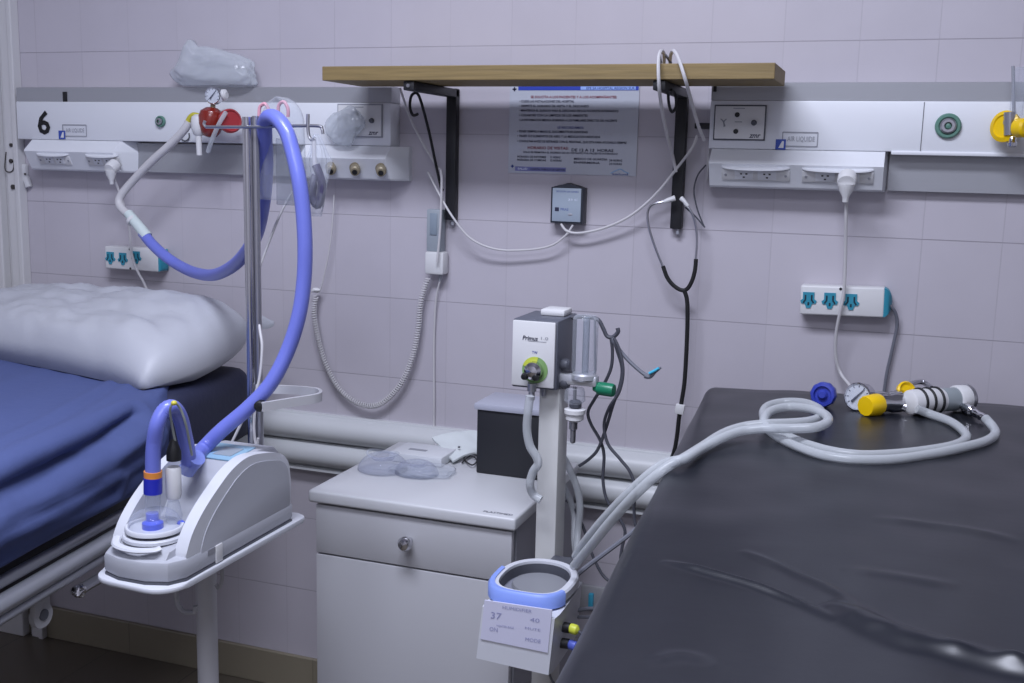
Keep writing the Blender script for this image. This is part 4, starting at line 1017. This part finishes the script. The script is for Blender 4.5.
def mask():
    """clear oxygen mask lying on the cabinet: two domes with a rolled rim"""
    t = thing('oxygen_mask', 'clear plastic face mask lying on front left of cabinet top', 'mask', PZ(395, 480, CT))
    c = PZ(390, 476, CT + .02)
    b_ = MB()
    def dome(cx_, cy_, rx, ry, h, seed):
        rings = []; N, K = 14, 32
        for i in range(N):
            a_ = PI / 2 * i / N; rr = math.cos(a_) ** .8; zz = h * math.sin(a_) * (1 - .35 * (math.sin(a_) > .93))
            rings.append([Vector((cx_ + rx * rr * math.cos(2 * PI * k / K) * (1 + .08 * noise.noise(Vector((math.cos(2 * PI * k / K), math.sin(2 * PI * k / K), seed + i * .1)))), cy_ + ry * rr * math.sin(2 * PI * k / K), CT + .002 + zz)) for k in range(K)])
        return rings
    l = PZ(383, 470, CT); r = PZ(417, 474, CT)
    MB().loft(dome(l.x, l.y, .054, .050, .036, 1)).build('mask_shell', VIOLETCLEAR, t, ang=180)
    MB().loft(dome(r.x, r.y, .048, .042, .028, 5)).build('mask_cup', VIOLETCLEAR, t, ang=180)
    rim_ = MB(); K = 32
    rim_.tube([Vector((l.x - .004 + .034 * math.cos(2 * PI * k / K), l.y + .006 + .028 * math.sin(2 * PI * k / K), CT + .034 + .003 * math.cos(4 * PI * k / K))) for k in range(K)], .003, 8, closed=True)
    rim_.build('rim', CLEAR, t)
    fl = MB(); fl.blob(Vector((r.x + .01, r.y + .012, CT + .008)), (.07, .05, .007), .3, 2, 4, 6); fl.build('wrapper', FILM, t, ang=180)
mask()

def packet():
    t = thing('flat_box', 'low white carton with printed line behind the clear mask', 'box', PZ(425, 456, CT))
    a_, b_, c_, d_ = PZ(384, 463, CT), PZ(440, 470, CT), PZ(440, 452, CT), PZ(405, 447, CT)
    u_ = (PZ(435, 465, CT) - PZ(395, 460, CT)).normalized(); v_ = Vector((-u_.y, u_.x, 0)); c = PZ(424, 459, CT)
    R_ = Matrix((u_, v_, Zv)).transposed()
    MB().box(c + Zv * .011, (.125, .095, .020), R_, bevel=.002).build('carton', mat('carton_white', (212, 214, 218), .5), t)
    MB().box(c + Zv * .0214 - v_ * .006 - u_ * .012, (.042, .012, .0006), R_).build('printed_label', GREY, t, smooth=False)
    t = thing('paper_sachet', 'white paper sachet leaning beside the black box', 'sachet', PZ(455, 455, CT))
    pr_ = MB(); pts = [PZ(432, 437, CT + .030), PZ(453, 461, CT + .010), PZ(482, 452, CT + .008), PZ(478, 431, CT + .028)]
    N = 10; g = [[None] * (N + 1) for _ in range(N + 1)]
    for i in range(N + 1):
        for j in range(N + 1):
            p = pts[0].lerp(pts[3], i / N).lerp(pts[1].lerp(pts[2], i / N), j / N) + Zv * (.006 * math.sin(PI * i / N) + .004 * noise.noise(Vector((i * .4, j * .4, 2))))
            g[i][j] = p
    top_ = [[pr_.bm.verts.new(g[i][j]) for j in range(N + 1)] for i in range(N + 1)]
    bot_ = [[pr_.bm.verts.new(g[i][j] - Zv * .004) for j in range(N + 1)] for i in range(N + 1)]
    for i in range(N):
        for j in range(N):
            pr_.bm.faces.new((top_[i][j], top_[i + 1][j], top_[i + 1][j + 1], top_[i][j + 1])); pr_.bm.faces.new((bot_[i][j], bot_[i][j + 1], bot_[i + 1][j + 1], bot_[i + 1][j]))
    for i in range(N):
        for A, B in ((0, 0), (N, N)):
            pr_.bm.faces.new((top_[i][A], top_[i + 1][A], bot_[i + 1][A], bot_[i][A])); pr_.bm.faces.new((top_[A][i], top_[A][i + 1], bot_[A][i + 1], bot_[A][i]))
    pr_.build('paper', mat('paper_white', (214, 220, 220), .6), t, ang=60)
    q = PZ(459, 449, CT + .022); MB().cyl(q + Zv * .003, q + Zv * .006, .003, n=8).build('printed_dot', DGREY, t)
packet()
cable('black_cable', 'tangled thin black cable on the cabinet by the black box', [PZ(x, y, CT + .004 + .004 * (k % 2)) for k, (x, y) in enumerate(((462, 463), (470, 456), (477, 460), (472, 465), (464, 459), (468, 454), (476, 455), (480, 463)))], .0016, RUBBER)

# ================================================================== second stand: square pole, gas blender, flow meter, heater
YP = -.60
xa, xb = P(537, 470, YP).x, P(557.5, 470, YP).x
stp = thing('pole_stand', 'white square steel pole stand between the cabinet and black bed', 'stand', ((xa + xb) / 2 + .01, YP + .03, 0))
ztop = P(545, 387.5, YP).z
pol = MB(); pol.box(((xa + xb) / 2, YP + .028, (ztop + .08) / 2), (xb - xa, .056, ztop - .08), bevel=.003); pol.build('pole', mat('pole_white', (200, 200, 198), .4), stp)
for a_ in (0.0, 1.57, 3.9, 5.3):
    d_ = Vector((math.cos(a_), math.sin(a_), 0)); c = Vector(((xa + xb) / 2, YP + .028, 0))
    k_ = .13
    lg = MB().tube([c + Zv * .11, c + d_ * k_ + Zv * .085], lambda q: .022 - .006 * q, 10).build('leg', WHITE, stp)
    MB().lathe([(.02, -.01), (.03, -.008), (.03, .008), (.02, .01)], c + d_ * k_ + Zv * .03, d_.cross(Zv), 18).cyl(c + d_ * k_ + Zv * .03, c + d_ * k_ + Zv * .085, .006, n=8).build('caster', RUBBER, lg)
arm = MB(); arm.tube(spline([P(566, 318, YP + .06), P(582, 317, YP + .06), P(597, 319, YP + .06), P(603, 328, YP + .06), P(607, 336, YP + .06), P(613, 337, YP + .06), P(618, 332, YP + .06), P(617.5, 328, YP + .06)], 6), .0038, 8); arm.build('cable_hook', CABLEDARK, stp)

YB = -.625
tl, tr, bl = P(512.5, 318.5, YB), P(558, 321, YB), P(512, 383, YB)
bx, bw, bz0, bz1 = (tl.x + tr.x) / 2, tr.x - tl.x, ztop + .001, tl.z
gb = thing('gas_blender', 'small white fronted box with green dial on top of the square pole', 'respirator', (bx, YB + .06, bz0))
DPT = .118
MB().box((bx, YB + DPT / 2 + .003, (bz0 + bz1) / 2), (bw, DPT, bz1 - bz0), bevel=.003).build('case', mat('blender_case', (92, 95, 106), .45), gb)
fp = MB(); fp.box((bx - .001, YB, (bz0 + bz1) / 2 + .001), (bw * .94, .006, (bz1 - bz0) * .95), bevel=.002); fpo = fp.build('front_plate', WARMWHITE, gb)
def on_blend(x, y, d=.0036): return P(x, y, YB - d)
lettering('lettering', 'Primus', on_blend(522.5, 339.5), .0105, TXT, fpo, width=.028, bold=.02, shear=.2)
lettering('lettering', '1.0', on_blend(541, 339.5), .007, GREY, fpo, width=.013)
lettering('lettering', 'TW', on_blend(532, 353.5), .0065, TXTBLUE, fpo, width=.010, bold=.02)
MB().box((on_blend(537, 341).x, YB - .0033, on_blend(537, 341.5).z), (.034, .0004, .0007)).build('printed_line', GREY, fpo, smooth=False)
kc = on_blend(535, 370, .003)
dl = MB(); dl.lathe([(.0235, 0), (.0235, .0012), (.001, .0012)], kc, (0, -1, 0), 32); dlo = dl.build('green_dial', mat('dial_green', (120, 156, 96), .5), gb)
ya = MB(); R0, R1 = .0145, .0233; K = 12
ring_ = []
for k in range(K + 1):
    a_ = PI * (.42 + .48 * k / K); ring_.append([kc + Xv * (R * math.cos(a_)) + Zv * (R * math.sin(a_)) - Yv * dd for R, dd in ((R0, .0012), (R1, .0012), (R1, .0019), (R0, .0019))])
ya.loft(ring_); ya.build('dial_arc', mat('dial_yellow', (190, 200, 70), .5), dlo)
MB().lathe([(.015, 0), (.0165, .004), (.0155, .014), (.010, .020), (.001, .022)], kc, (0, -1, 0), 24).build('dial_knob', CHROME, gb)
for dx in (-.0125, .0065): MB().lathe([(.0062, 0), (.0068, .004), (.005, .010), (.001, .011)], kc + Vector((dx, -.012, -.009)), (dx * 8, -1, -.1), 14).build('jet_port', BLACK, gb)
nz_ = MB(); nz_.lathe([(.008, 0), (.008, .014), (.0055, .016), (.0055, .030), (.001, .03)], on_blend(532, 383, .008), (0, 0, -1), 16); nz_.build('outlet', STEEL, gb)
MB().cyl(on_blend(544, 386, -.02), on_blend(544, 396, -.02), .004, n=10).build('outlet', STEEL, gb)
tb = P(555, 312, YB + .08); MB().box((bx + .012, YB + .085, bz1 + .006), (.046, .05, .012), bevel=.004).build('top_block', WARMWHITE, gb)
sd = MB()
for zz in (.35, .08): sd.lathe([(.009, 0), (.011, .004), (.011, .012), (.007, .016), (.001, .016)], (bx + bw / 2, YB + .028, bz0 + (bz1 - bz0) * zz), (1, 0, 0), 14)
sd.build('side_fitting', DGREY, gb)

YF = YB + .03
fm = thing('tube_flowmeter', 'clear twin tube flowmeter with green knob beside the small white box', 'flowmeter', P(585, 385, YF))
MB().lathe([(.020, 0), (.0225, .006), (.0225, .096), (.018, .102), (.001, .103)], P(584, 373, YF), (0, 0, 1), 24).build('outer_tube', CLEAR, fm)
MB().lathe([(.006, 0), (.006, .098), (.001, .099)], P(585, 373, YF), (0, 0, 1), 14).build('inner_tube', clear_mat('inner_tube', (150, 160, 170), .4, .8, .1), fm)
MB().cyl(P(595, 373, YF + .005), P(595, 318, YF + .005), .0022, n=8).build('scale_strip', GREY, fm)
hd = MB(); a, b = P(557, 378, YF), P(598, 378, YF)
hd.box(((a.x + b.x) / 2, YF, a.z + .001), (b.x - a.x, .022, .019), bevel=.004); hd.lathe([(.020, 0), (.023, .003), (.023, .010), (.02, .013)], P(584, 380, YF), (0, 0, 1), 24)
hd.cyl(P(560, 376, YF), P(577, 378, YF), .0075, n=14); hd.build('head_block', mat('head_satin', (206, 208, 214), .28, .55), fm)
ka = P(597, 388, YF)
MB().lathe([(.006, -.006), (.008, 0), (.0108, .002), (.0118, .006), (.0118, .028), (.0105, .032), (.001, .033)], ka, (1, -.15, -.02), 22).build('green_knob', GREEN, fm)
bt = P(575, 388, YF)
MB().lathe([(.016, 0), (.018, -.006), (.019, -.022), (.014, -.027), (.001, -.027)], bt, (0, 0, 1), 22).build('clear_cup', CLEAR, fm)
MB().cyl(bt + Zv * .002, bt - Zv * .03, .0032, n=10).build('stem', STEEL, fm)
MB().lathe([(.007, 0), (.0115, -.003), (.0115, -.012), (.008, -.015)], P(575.5, 400, YF), (0, 0, 1), 8).build('nut', DGREY, fm)
MB().lathe([(.014, 0), (.019, -.002), (.019, -.009), (.016, -.012), (.016, -.02), (.010, -.024), (.001, -.024)], P(575, 408, YF), (0, 0, 1), 20).build('collar', WARMWHITE, fm)
MB().lathe([(.0075, 0), (.0075, -.016), (.005, -.018), (.005, -.04), (.003, -.042), (.001, -.042)], P(573.5, 420, YF), (0, 0, 1), 16).build('nipple', STEEL, fm)

# heated base hung on the square pole
YM = -.825
mh = thing('heater_base', 'white heater unit with blue rim and round hot plate on square pole', 'humidifier heater', P(522, 660, YM + .06))
ZR = .731
tlp, trp, blp, brp = P(481.5, 596, YM), P(556.5, 607, YM), P(475, 659, YM), P(549.5, 676.5, YM)
nv = Vector((0, -1, 0))
fr_ = [tlp, trp, brp, blp]
bk = [Vector((p.x + .006, -.675, p.z)) for p in fr_]
body = MB()
cen = sum(fr_, Vector()) / 4
rings = []
N = 9
for i in range(N + 1):                       # body: slightly bulged front, tapering to the back
    k = i / N; yv = YM + (-.66 - YM) * k; ins = .004 * (k == 0) + .0
    rings.append([Vector((cen.x + (p.x - cen.x) * (1 - ins * 8 - .12 * k * k) + .004 * k, yv, min(cen.z + (p.z - cen.z) * (1 - ins * 8), ZR - .0235))) for p in fr_])
body.loft(rings); body.build('body', DEVICELT, mh, ang=30)
ctl = MB(); q = [cen.lerp(p, .9) for p in fr_]; q[2] = q[1].lerp(q[2], .68); q[3] = q[0].lerp(q[3], .68)
ctl.prism([p + Vector((0, -.0008, 0)) for p in q], Yv, -.0008, .002); cpo = ctl.build('control_panel', mat('panel_pale', (208, 208, 228), .35), mh, smooth=False)
def on_mh(u_, v_): return q[0].lerp(q[1], u_).lerp(q[3].lerp(q[2], u_), v_) + Vector((0, -.0022, 0))
u0 = (q[1] - q[0]).normalized(); v0 = (q[0] - q[3]).normalized(); INK = mat('ink_lilac', (150, 152, 190), .6)
for s_, uu, vv, sz, ww in (('HUMIDIFIER', .28, .14, .008, .05), ('37', .12, .42, .016, .018), ('40', .70, .34, .010, .016), ('MUTE', .64, .54, .006, .026), ('ON', .12, .74, .010, .014), ('MODE', .66, .82, .009, .026), ('HEATER BASE', .22, .6, .005, .03)):
    lettering('lettering', s_, on_mh(uu, vv), sz, INK, cpo, u=u0, v=v0, width=ww)
def oval(rx, ry, z, n=40, flat=-.0):
    return [Vector((cxr + rx * math.cos(2 * PI * k / n), cyr + ry * math.sin(2 * PI * k / n), z)) for k in range(n)]
cxr, cyr = (tlp.x + trp.x) / 2 - .004, -.722
def rim_ring(fx, dz0, dz1, rx0, rx1):
    pass
rm = MB(); n = 44
def rp(k, s, z):                             # rounded back, squarer front
    a_ = 2 * PI * k / n; e = .62 if math.sin(a_) < 0 else .92
    c_, s_ = math.cos(a_), math.sin(a_)
    return Vector((cxr + .0690 * s * math.copysign(abs(c_) ** e, c_), cyr + .086 * s * math.copysign(abs(s_) ** e, s_), z))
outer0 = [rp(k, 1.0, ZR - .016) for k in range(n)]; outer1 = [rp(k, 1.0, ZR - .003) for k in range(n)]; top1 = [rp(k, .96, ZR) for k in range(n)]; in1 = [rp(k, .82, ZR) for k in range(n)]; in0 = [rp(k, .80, ZR - .022) for k in range(n)]; dk0 = [rp(k, .805, ZR - .021) for k in range(n)]; dk1 = [rp(k, .795, ZR - .004) for k in range(n)]; dk2 = [rp(k, .78, ZR - .021) for k in range(n)]
rm.loft([outer0, outer1, top1, in1, in0], cap=False); rm.loft([in0, outer0], cap=False); rm.build('rim', DEVICELT, mh, ang=40)
bnd = MB(); rg = []
for k in range(n // 2 - 1, n - 2):
    a0, a1 = rp(k % n, 1.0, 0), rp(k % n, 1.045, 0)
    rg.append([Vector((a0.x, a0.y, ZR - .022)), Vector((a1.x, a1.y, ZR - .020)), Vector((a1.x, a1.y, ZR - .001)), Vector((a0.x, a0.y, ZR + .003)), Vector((rp(k % n, .90, 0).x, rp(k % n, .90, 0).y, ZR + .002))])
bnd.loft(rg); bnd.build('blue_rim', LILAC, mh, ang=50)
dkr = MB(); dkr.loft([dk0, dk1, dk2], cap=False); dkr.build('inner_lip', DGREY, mh, ang=40)
well = MB(); well.loft([[rp(k, .86, ZR - .10) for k in range(n)], [rp(k, .86, ZR - .022) for k in range(n)]]); well.build('lower_body', mat('heater_side', (128, 130, 142), .45), mh, ang=40)
MB().lathe([(.001, 0), (.046, 0), (.048, -.004)], (cxr + .002, cyr + .012, ZR - .0165), (0, 0, 1), 36, 1.0).build('hot_plate', mat('plate_grey', (150, 152, 158), .4, .3), mh)
MB().box((cxr + .012, -.625, ZR - .03), (.04, .05, .05), bevel=.004).build('pole_clamp', DGREY, mh)
for (x, y, c_, nm) in ((575, 629, mat('plug_yellow', (200, 206, 70), .4), 'yellow_connector'), (574, 645, mat('plug_blue', (86, 100, 190), .4), 'blue_connector')):
    sp_ = P(x - 5, y - 1, YM + .05)
    o = MB().cyl(P(x - 20, y - 3, YM + .05), sp_, .0085, n=16).build('socket', BLACK, mh)
    MB().lathe([(.0075, 0), (.0085, .003), (.0085, .012), (.004, .016), (.001, .017)], sp_, (1, -.1, -.1), 16).build(nm, c_, mh)
cable('grey_cable', 'dark lead running right from the yellow connector of the heater', [(577, 630, YM + .05), (584, 636, YM + .05), (592, 645, YM + .12), (600, 654, YM + .14)], .0024, CABLEDARK)
cable('grey_cable', 'pale lead running right from the blue connector of the heater', [(576, 646, YM + .05), (583, 649, YM + .05), (590, 654, YM + .12), (600, 660, YM + .14)], .0022, mat('cable_lilac', (130, 134, 180), .5))
cable('grey_cable', 'thin loop of wire under the heater by the square pole', [(548, 660, YM + .1), (549, 672, YM + .1), (553, 682, YM + .12), (562, 690, YM + .14)], .0022, CABLEGREY)

# looping leads on the hook
YC = YP + .05
cable('sensor_cable', 'grey sensor cable on the hook ending in a pale blue tip', [(612, 338, YC), (618, 348, YC), (628, 360, YC), (640, 371, YC), (647, 376, YC)], .0036, CABLEGREY)
t = thing('sensor_tip', 'pale blue angled tip at the end of the grey sensor cable', 'connector', P(650, 377, YC))
MB().tube(spline([P(645, 375.5, YC), P(650, 376.5, YC), P(655, 372, YC), P(661, 367.5, YC)], 5), lambda k: .0052 - .0032 * k, 10).build('tip', CABLEGREY, t)
MB().tube([P(649, 373.5, YC - .006), P(654, 371, YC - .006), P(659, 368, YC - .006)], .0024, 8).build('blue_clip', mat('clip_cyan', (70, 180, 214), .4), t)
cable('grey_cable', 'dark lead from hook crossing toward the square pole', [(613, 338, YC), (617, 350, YC), (622, 368, YC), (620, 385, YC), (613, 405, YC), (606, 428, YC), (598, 449, YC), (589, 459, YC), (579, 466, YC)], .003, CABLEDARK)
cable('grey_cable', 'long grey lead from hook hanging down to the bed side', [(611, 338, YC + .01), (612.5, 352, YC + .01), (611, 368, YC + .01), (604, 384, YC + .01), (594, 400, YC + .01), (588, 412, YC + .01), (591, 424, YC + .01), (600, 440, YC + .01), (604, 455, YC + .01), (603, 480, YC + .01), (607, 500, YC + .01), (618, 516, YC + .01), (625, 531, YC + .01), (622, 548, YC + .01), (621, 562, YC + .01), (628, 580, YC + .02), (645, 600, YC + .04)], .003, CABLEDARK)
cable('grey_cable', 'dark doubled lead from hook looping down and right to the bed', [(614, 338, YC - .01), (620, 352, YC - .01), (623, 372, YC - .01), (619, 392, YC - .01), (609, 408, YC - .01), (604, 425, YC - .01), (608, 444, YC - .01), (620, 459, YC - .01), (630, 472, YC - .01), (635, 489, YC - .01), (634, 510, YC), (637, 530, YC), (650, 550, YC)], .003, CABLEDARK)
cable('grey_cable', 'dark lead curling from the square pole down behind hoses', [(566, 500, YC + .05), (572, 506, YC + .05), (581, 522, YC + .05), (587, 538, YC + .05), (592, 554, YC + .05), (602, 574, YC + .05), (613, 583, YC + .05), (632, 590, YC + .06)], .003, CABLEDARK)
cable('grey_cable', 'grey lead running diagonally from the heater up to the bed', [(571, 580, -.68), (585, 568, -.66), (605, 553, -.62), (625, 538, -.6), (641, 525, -.58), (662, 510, -.55)], .0042, CABLEGREY)
cable('grey_cable', 'grey lead running level to the right above the yellow connector', [(571, 612, -.68), (585, 609, -.66), (600, 609, -.64), (616, 612, -.62)], .0036, CABLEGREY)
cable('grey_cable', 'short pale lead just under the level grey lead', [(569, 617, -.68), (585, 617, -.66), (600, 618, -.64)], .003, CABLEGREY)
def trans(name, label, pts, r, corr=0, mtl=None):
    w = spline([P(*p) for p in pts], 10)
    if corr: w = resample(w, .002)
    return tag(MB().tube(w, r, 14, corr=corr).build(name, mtl or SILICONE), label, 'tube')
trans('clear_hose', 'milky hose from the dial box running down beside the square pole', [(530, 396, YB - .02), (528, 412, YB - .02), (527, 430, YB - .02), (530, 446, YB - .02), (536, 456, YB - .02), (538, 464, YB - .02), (533, 472, YB - .02), (530, 484, YB - .02), (533, 494, YB - .01), (541, 500, YB - .01)], .0078, .06)
trans('clear_hose', 'looser milky hose curving out behind the square pole', [(562, 455, YC + .03), (569, 468, YC + .03), (577, 488, YC + .03), (580, 508, YC + .03), (578, 530, YC + .03), (577, 552, YC + .01), (580, 562, YC)], .0068, .06)
trans('clear_hose', 'second milky hose curving close behind the square pole', [(560, 480, YC + .05), (568, 495, YC + .05), (574, 515, YC + .05), (574, 540, YC + .03), (576, 556, YC + .02)], .0058, .06)

# wall outlet low behind the stand
t = thing('wall_outlet', 'low white wall outlet plate behind the square pole stand', 'outlet', P(585, 612, 0))
a, b = P(566, 582, -.01), P(604, 613, -.01)
MB().box(((a.x + b.x) / 2, -.006, (a.z + b.z) / 2), (b.x - a.x, .012, a.z - b.z), bevel=.003).build('plate', PUTTY, t)
MB().box(P(591, 600, -.016), (.012, .012, .034), bevel=.003).build('blue_plug', mat('clip_cyan', (70, 180, 214), .4), t)
MB().cyl(P(578, 598, -.012), P(578, 598, -.014), .007, n=14).build('socket', DGREY, t)

# ================================================================== regulator set and hoses on the black bed
def bz(x, y):
    """height of the mattress top at a world point"""
    q = ez.transposed() @ (Vector((x, y, 0)) - cR); u_ = q.x / (W_R / 2)
    return zR1 + .011 * max(0, 1 - abs(u_) ** 2.2)
def on_bed(x, y, r):
    p = PZ(x, y, .98)
    for _ in range(6): p = PZ(x, y, bz(p.x, p.y) + r)
    return p
hr_ = .0078
def hose(label, px, lifts=None):
    w = []
    for i, p in enumerate(px):
        if isinstance(p, Vector): w.append(p); continue
        q = on_bed(p[0], p[1], hr_ + (p[2] if len(p) > 2 else 0.001)); w.append(q)
    o = MB().tube(spline(w, 10), hr_, 14).build('oxygen_hose', SILICONE); return tag(o, label, 'hose')
def off_bed(pts): return [P(x, y, Y) for x, y, Y in pts]
tailA = off_bed([(666, 468, -.83), (640, 490, -.84), (612, 520, -.81), (590, 547, -.77), (574, 566, -.72)])
tailB = off_bed([(662, 465, -.81), (634, 488, -.815), (606, 517, -.78), (586, 541, -.73), (576, 556, -.685)])
hose('milky hose from the left chrome outlet, inner of the pair on black bed', [(917, 409, .012), (930, 414, .004), (949, 421), (962, 430), (966, 438), (955, 445), (930, 450), (895, 454), (860, 455), (830, 451), (803, 443), (783, 434), (768, 424), (763, 414), (768, 406, .004), (785, 402, .008), (805, 403, .012), (819, 409, .014), (821, 416, .016), (810, 421, .018), (790, 423, .018), (765, 424, .018), (742, 427, .012), (722, 434, .006), (703, 446, .004), (684, 458, .006)] + tailA)
hose('milky hose from the right chrome outlet, outer of the pair on black bed', [(985, 418, .012), (993, 427, .002), (995, 434), (986, 441), (965, 447), (935, 453.5), (898, 459), (858, 460), (826, 456, .001), (800, 448, .001), (781, 439, .001), (767, 428, .014), (764, 419, .018), (771, 411, .02), (788, 407, .022), (808, 408.5, .026), (824, 414, .028), (828, 421, .03), (817, 427, .03), (795, 428.5, .026), (768, 428.5, .020), (742, 431, .014), (722, 438, .010), (703, 448, .004), (684, 459, .007)] + tailB)

t = thing('gas_regulator', 'chrome gas regulator with yellow knobs and gauge lying on the black bed', 'regulator', on_bed(905, 405, 0))
ax0, ax1 = on_bed(885, 404, .0265), on_bed(968, 398, .0265)
axd = (ax1 - ax0).normalized(); AL = (ax1 - ax0).length
def axp(k): return ax0 + axd * (AL * k)
# white banded jar, grey body, cap
MB().lathe([(.016, 0), (.022, .004), (.023, .012), (.023, AL * .62 - AL * .25), (.021, AL * .40)], axp(.27), axd, 28).build('white_body', WARMWHITE, t)
for k in (.40, .50, .60):
    rr = MB(); c = axp(k); u_ = axd.cross(Zv).normalized(); w_ = axd.cross(u_)
    rr.tube([c + (u_ * math.cos(2 * PI * j / 28) + w_ * math.sin(2 * PI * j / 28)) * .0232 for j in range(28)], .0028, 8, closed=True); rr.build('o_ring', RUBBER, t)
MB().lathe([(.021, 0), (.0215, .002), (.0215, AL * .2), (.02, AL * .21)], axp(.63), axd, 28).build('grey_body', mat('reg_grey', (140, 148, 152), .4), t)
MB().lathe([(.023, 0), (.025, .003), (.025, AL * .16), (.022, AL * .19), (.001, AL * .195)], axp(.83), axd, 28).build('white_cap', WARMWHITE, t)
MB().lathe([(.0252, 0), (.0262, .002), (.0262, .006), (.0252, .008)], axp(1.0) - axd * .008, axd, 28).build('cap_ring', STEEL, t)
cbx = on_bed(887, 402, .022)
MB().lathe([(.012, -.03), (.019, -.026), (.020, -.01), (.017, 0), (.020, .01), (.019, .026), (.012, .03)], cbx, axd + Vector((0, -.25, 0)), 26).build('chrome_body', CHROME, t)
ya_ = on_bed(879, 404, .022)
MB().lathe([(.014, 0), (.0195, .002), (.0205, .008), (.019, .034), (.0175, .037), (.001, .0375)], ya_, (-.62, -.78, -.02), 12).build('yellow_knob', YELLOW, t)
yk2 = on_bed(904, 396, .030) + Vector((0, .035, 0))
MB().lathe([(.010, 0), (.018, .003), (.019, .011), (.016, .014), (.012, .010), (.001, .010)], yk2, (.45, -.75, .45), 24).build('yellow_knob', YELLOW, t)
MB().cyl(cbx, yk2 + Vector((0, .01, 0)), .010, n=14).build('neck', CHROME, t)
gc = on_bed(857, 398, .028) + Vector((0, .012, 0))
gauge(t, gc, (-.42, -.9, .18), .0265, .028)
MB().cyl(gc + Vector((.012, .012, -.004)), cbx, .007, n=12).build('gauge_stem', CHROME, t)
hk_ = MB(); hk_.tube(spline([on_bed(911, 397, .03) + Vector((0, .02, .0)), on_bed(910, 391, .03) + Vector((0, .03, .006)), on_bed(922, 388, .03) + Vector((0, .03, .006)), on_bed(932, 391, .03) + Vector((0, .03, .0))], 6), .005, 8); hk_.build('bail_handle', STEEL, t)
for (x0, y0, x1, y1) in ((893, 401, 917, 410), (953, 399, 986, 419)):
    p0, p1 = on_bed(x0, y0, .02) + Vector((0, -.018, 0)), on_bed(x1, y1, .012)
    d_ = (p1 - p0); L_ = d_.length
    MB().lathe([(.009, 0), (.0105, .003), (.0105, L_ * .22), (.007, L_ * .25), (.007, L_ * .36), (.0098, L_ * .4), (.0098, L_ * .58), (.0062, L_ * .62), (.0075, L_ * .72), (.006, L_ * .78), (.0075, L_ * .86), (.006, L_), (.001, L_)], p0, d_, 14).build('outlet', CHROME, t)
    MB().lathe([(.0075, 0), (.0085, .002), (.0085, .01), (.007, .012), (.001, .012)], p0 + Vector((-.008, -.004, .008)), (-.5, -.8, .5), 12).build('side_screw', CHROME, t)
kb = thing('blue_knob', 'round blue knurled knob standing at the head edge of black bed', 'knob', on_bed(825, 404, 0))
kc_ = on_bed(825, 395, .0) ; kc_ = Vector((kc_.x, kc_.y - .03, bz(kc_.x, kc_.y) + .0225))
kc_ = PZ(825, 394, bz(.145, -.25) + .0240)
n = 40; rg = []
for (rf, h) in ((.6, 0), (.92, .002), (1, .006), (1, .020), (.92, .024), (.7, .025), (.62, .020), (.05, .020)):
    c = kc_; d_ = Vector((-.15, -1, .12)).normalized(); u_ = d_.cross(Zv).normalized(); w_ = u_.cross(d_)
    rg.append([c + d_ * h + (u_ * math.cos(2 * PI * k / n) + w_ * math.sin(2 * PI * k / n)) * (.0232 * rf * (1 + (.02 if k % 4 < 2 else -.012) * (rf > .9))) for k in range(n)])
MB().loft(rg).build('grip', BLUEKNOB, kb, ang=30)
MB().lathe([(.009, .018), (.009, .026), (.006, .029), (.001, .029)], kc_, (-.15, -1, .12), 16).build('hub', BLUEKNOB, kb)

# ================================================================== light: fluorescent ceiling fittings and their bounce
def area(name, loc, size, power, col, rot=(0, 0, 0)):
    ld = bpy.data.lights.new(name, 'AREA'); ld.shape = 'RECTANGLE'; ld.size, ld.size_y = size; ld.energy = power; ld.color = col
    o = new_obj(name, ld); o.location = loc; o.rotation_euler = rot; return o
COOL = (0.80, 0.84, 1.0)
area('ceiling_lamp', (-.45, -1.6, 2.86), (1.25, .45), 84, COOL)
area('ceiling_lamp', (.1, -3.3, 2.86), (1.25, 1.0), 50, COOL)
w = bpy.data.worlds.new('world'); SC.world = w; w.use_nodes = True
w.node_tree.nodes['Background'].inputs['Color'].default_value = (.8, .84, 1, 1); w.node_tree.nodes['Background'].inputs['Strength'].default_value = .15
SC.view_settings.view_transform = 'Standard'; SC.view_settings.look = 'None'; SC.view_settings.gamma = 1.0
SC.view_settings.exposure = -0.40; SC.view_settings.use_curve_mapping = False
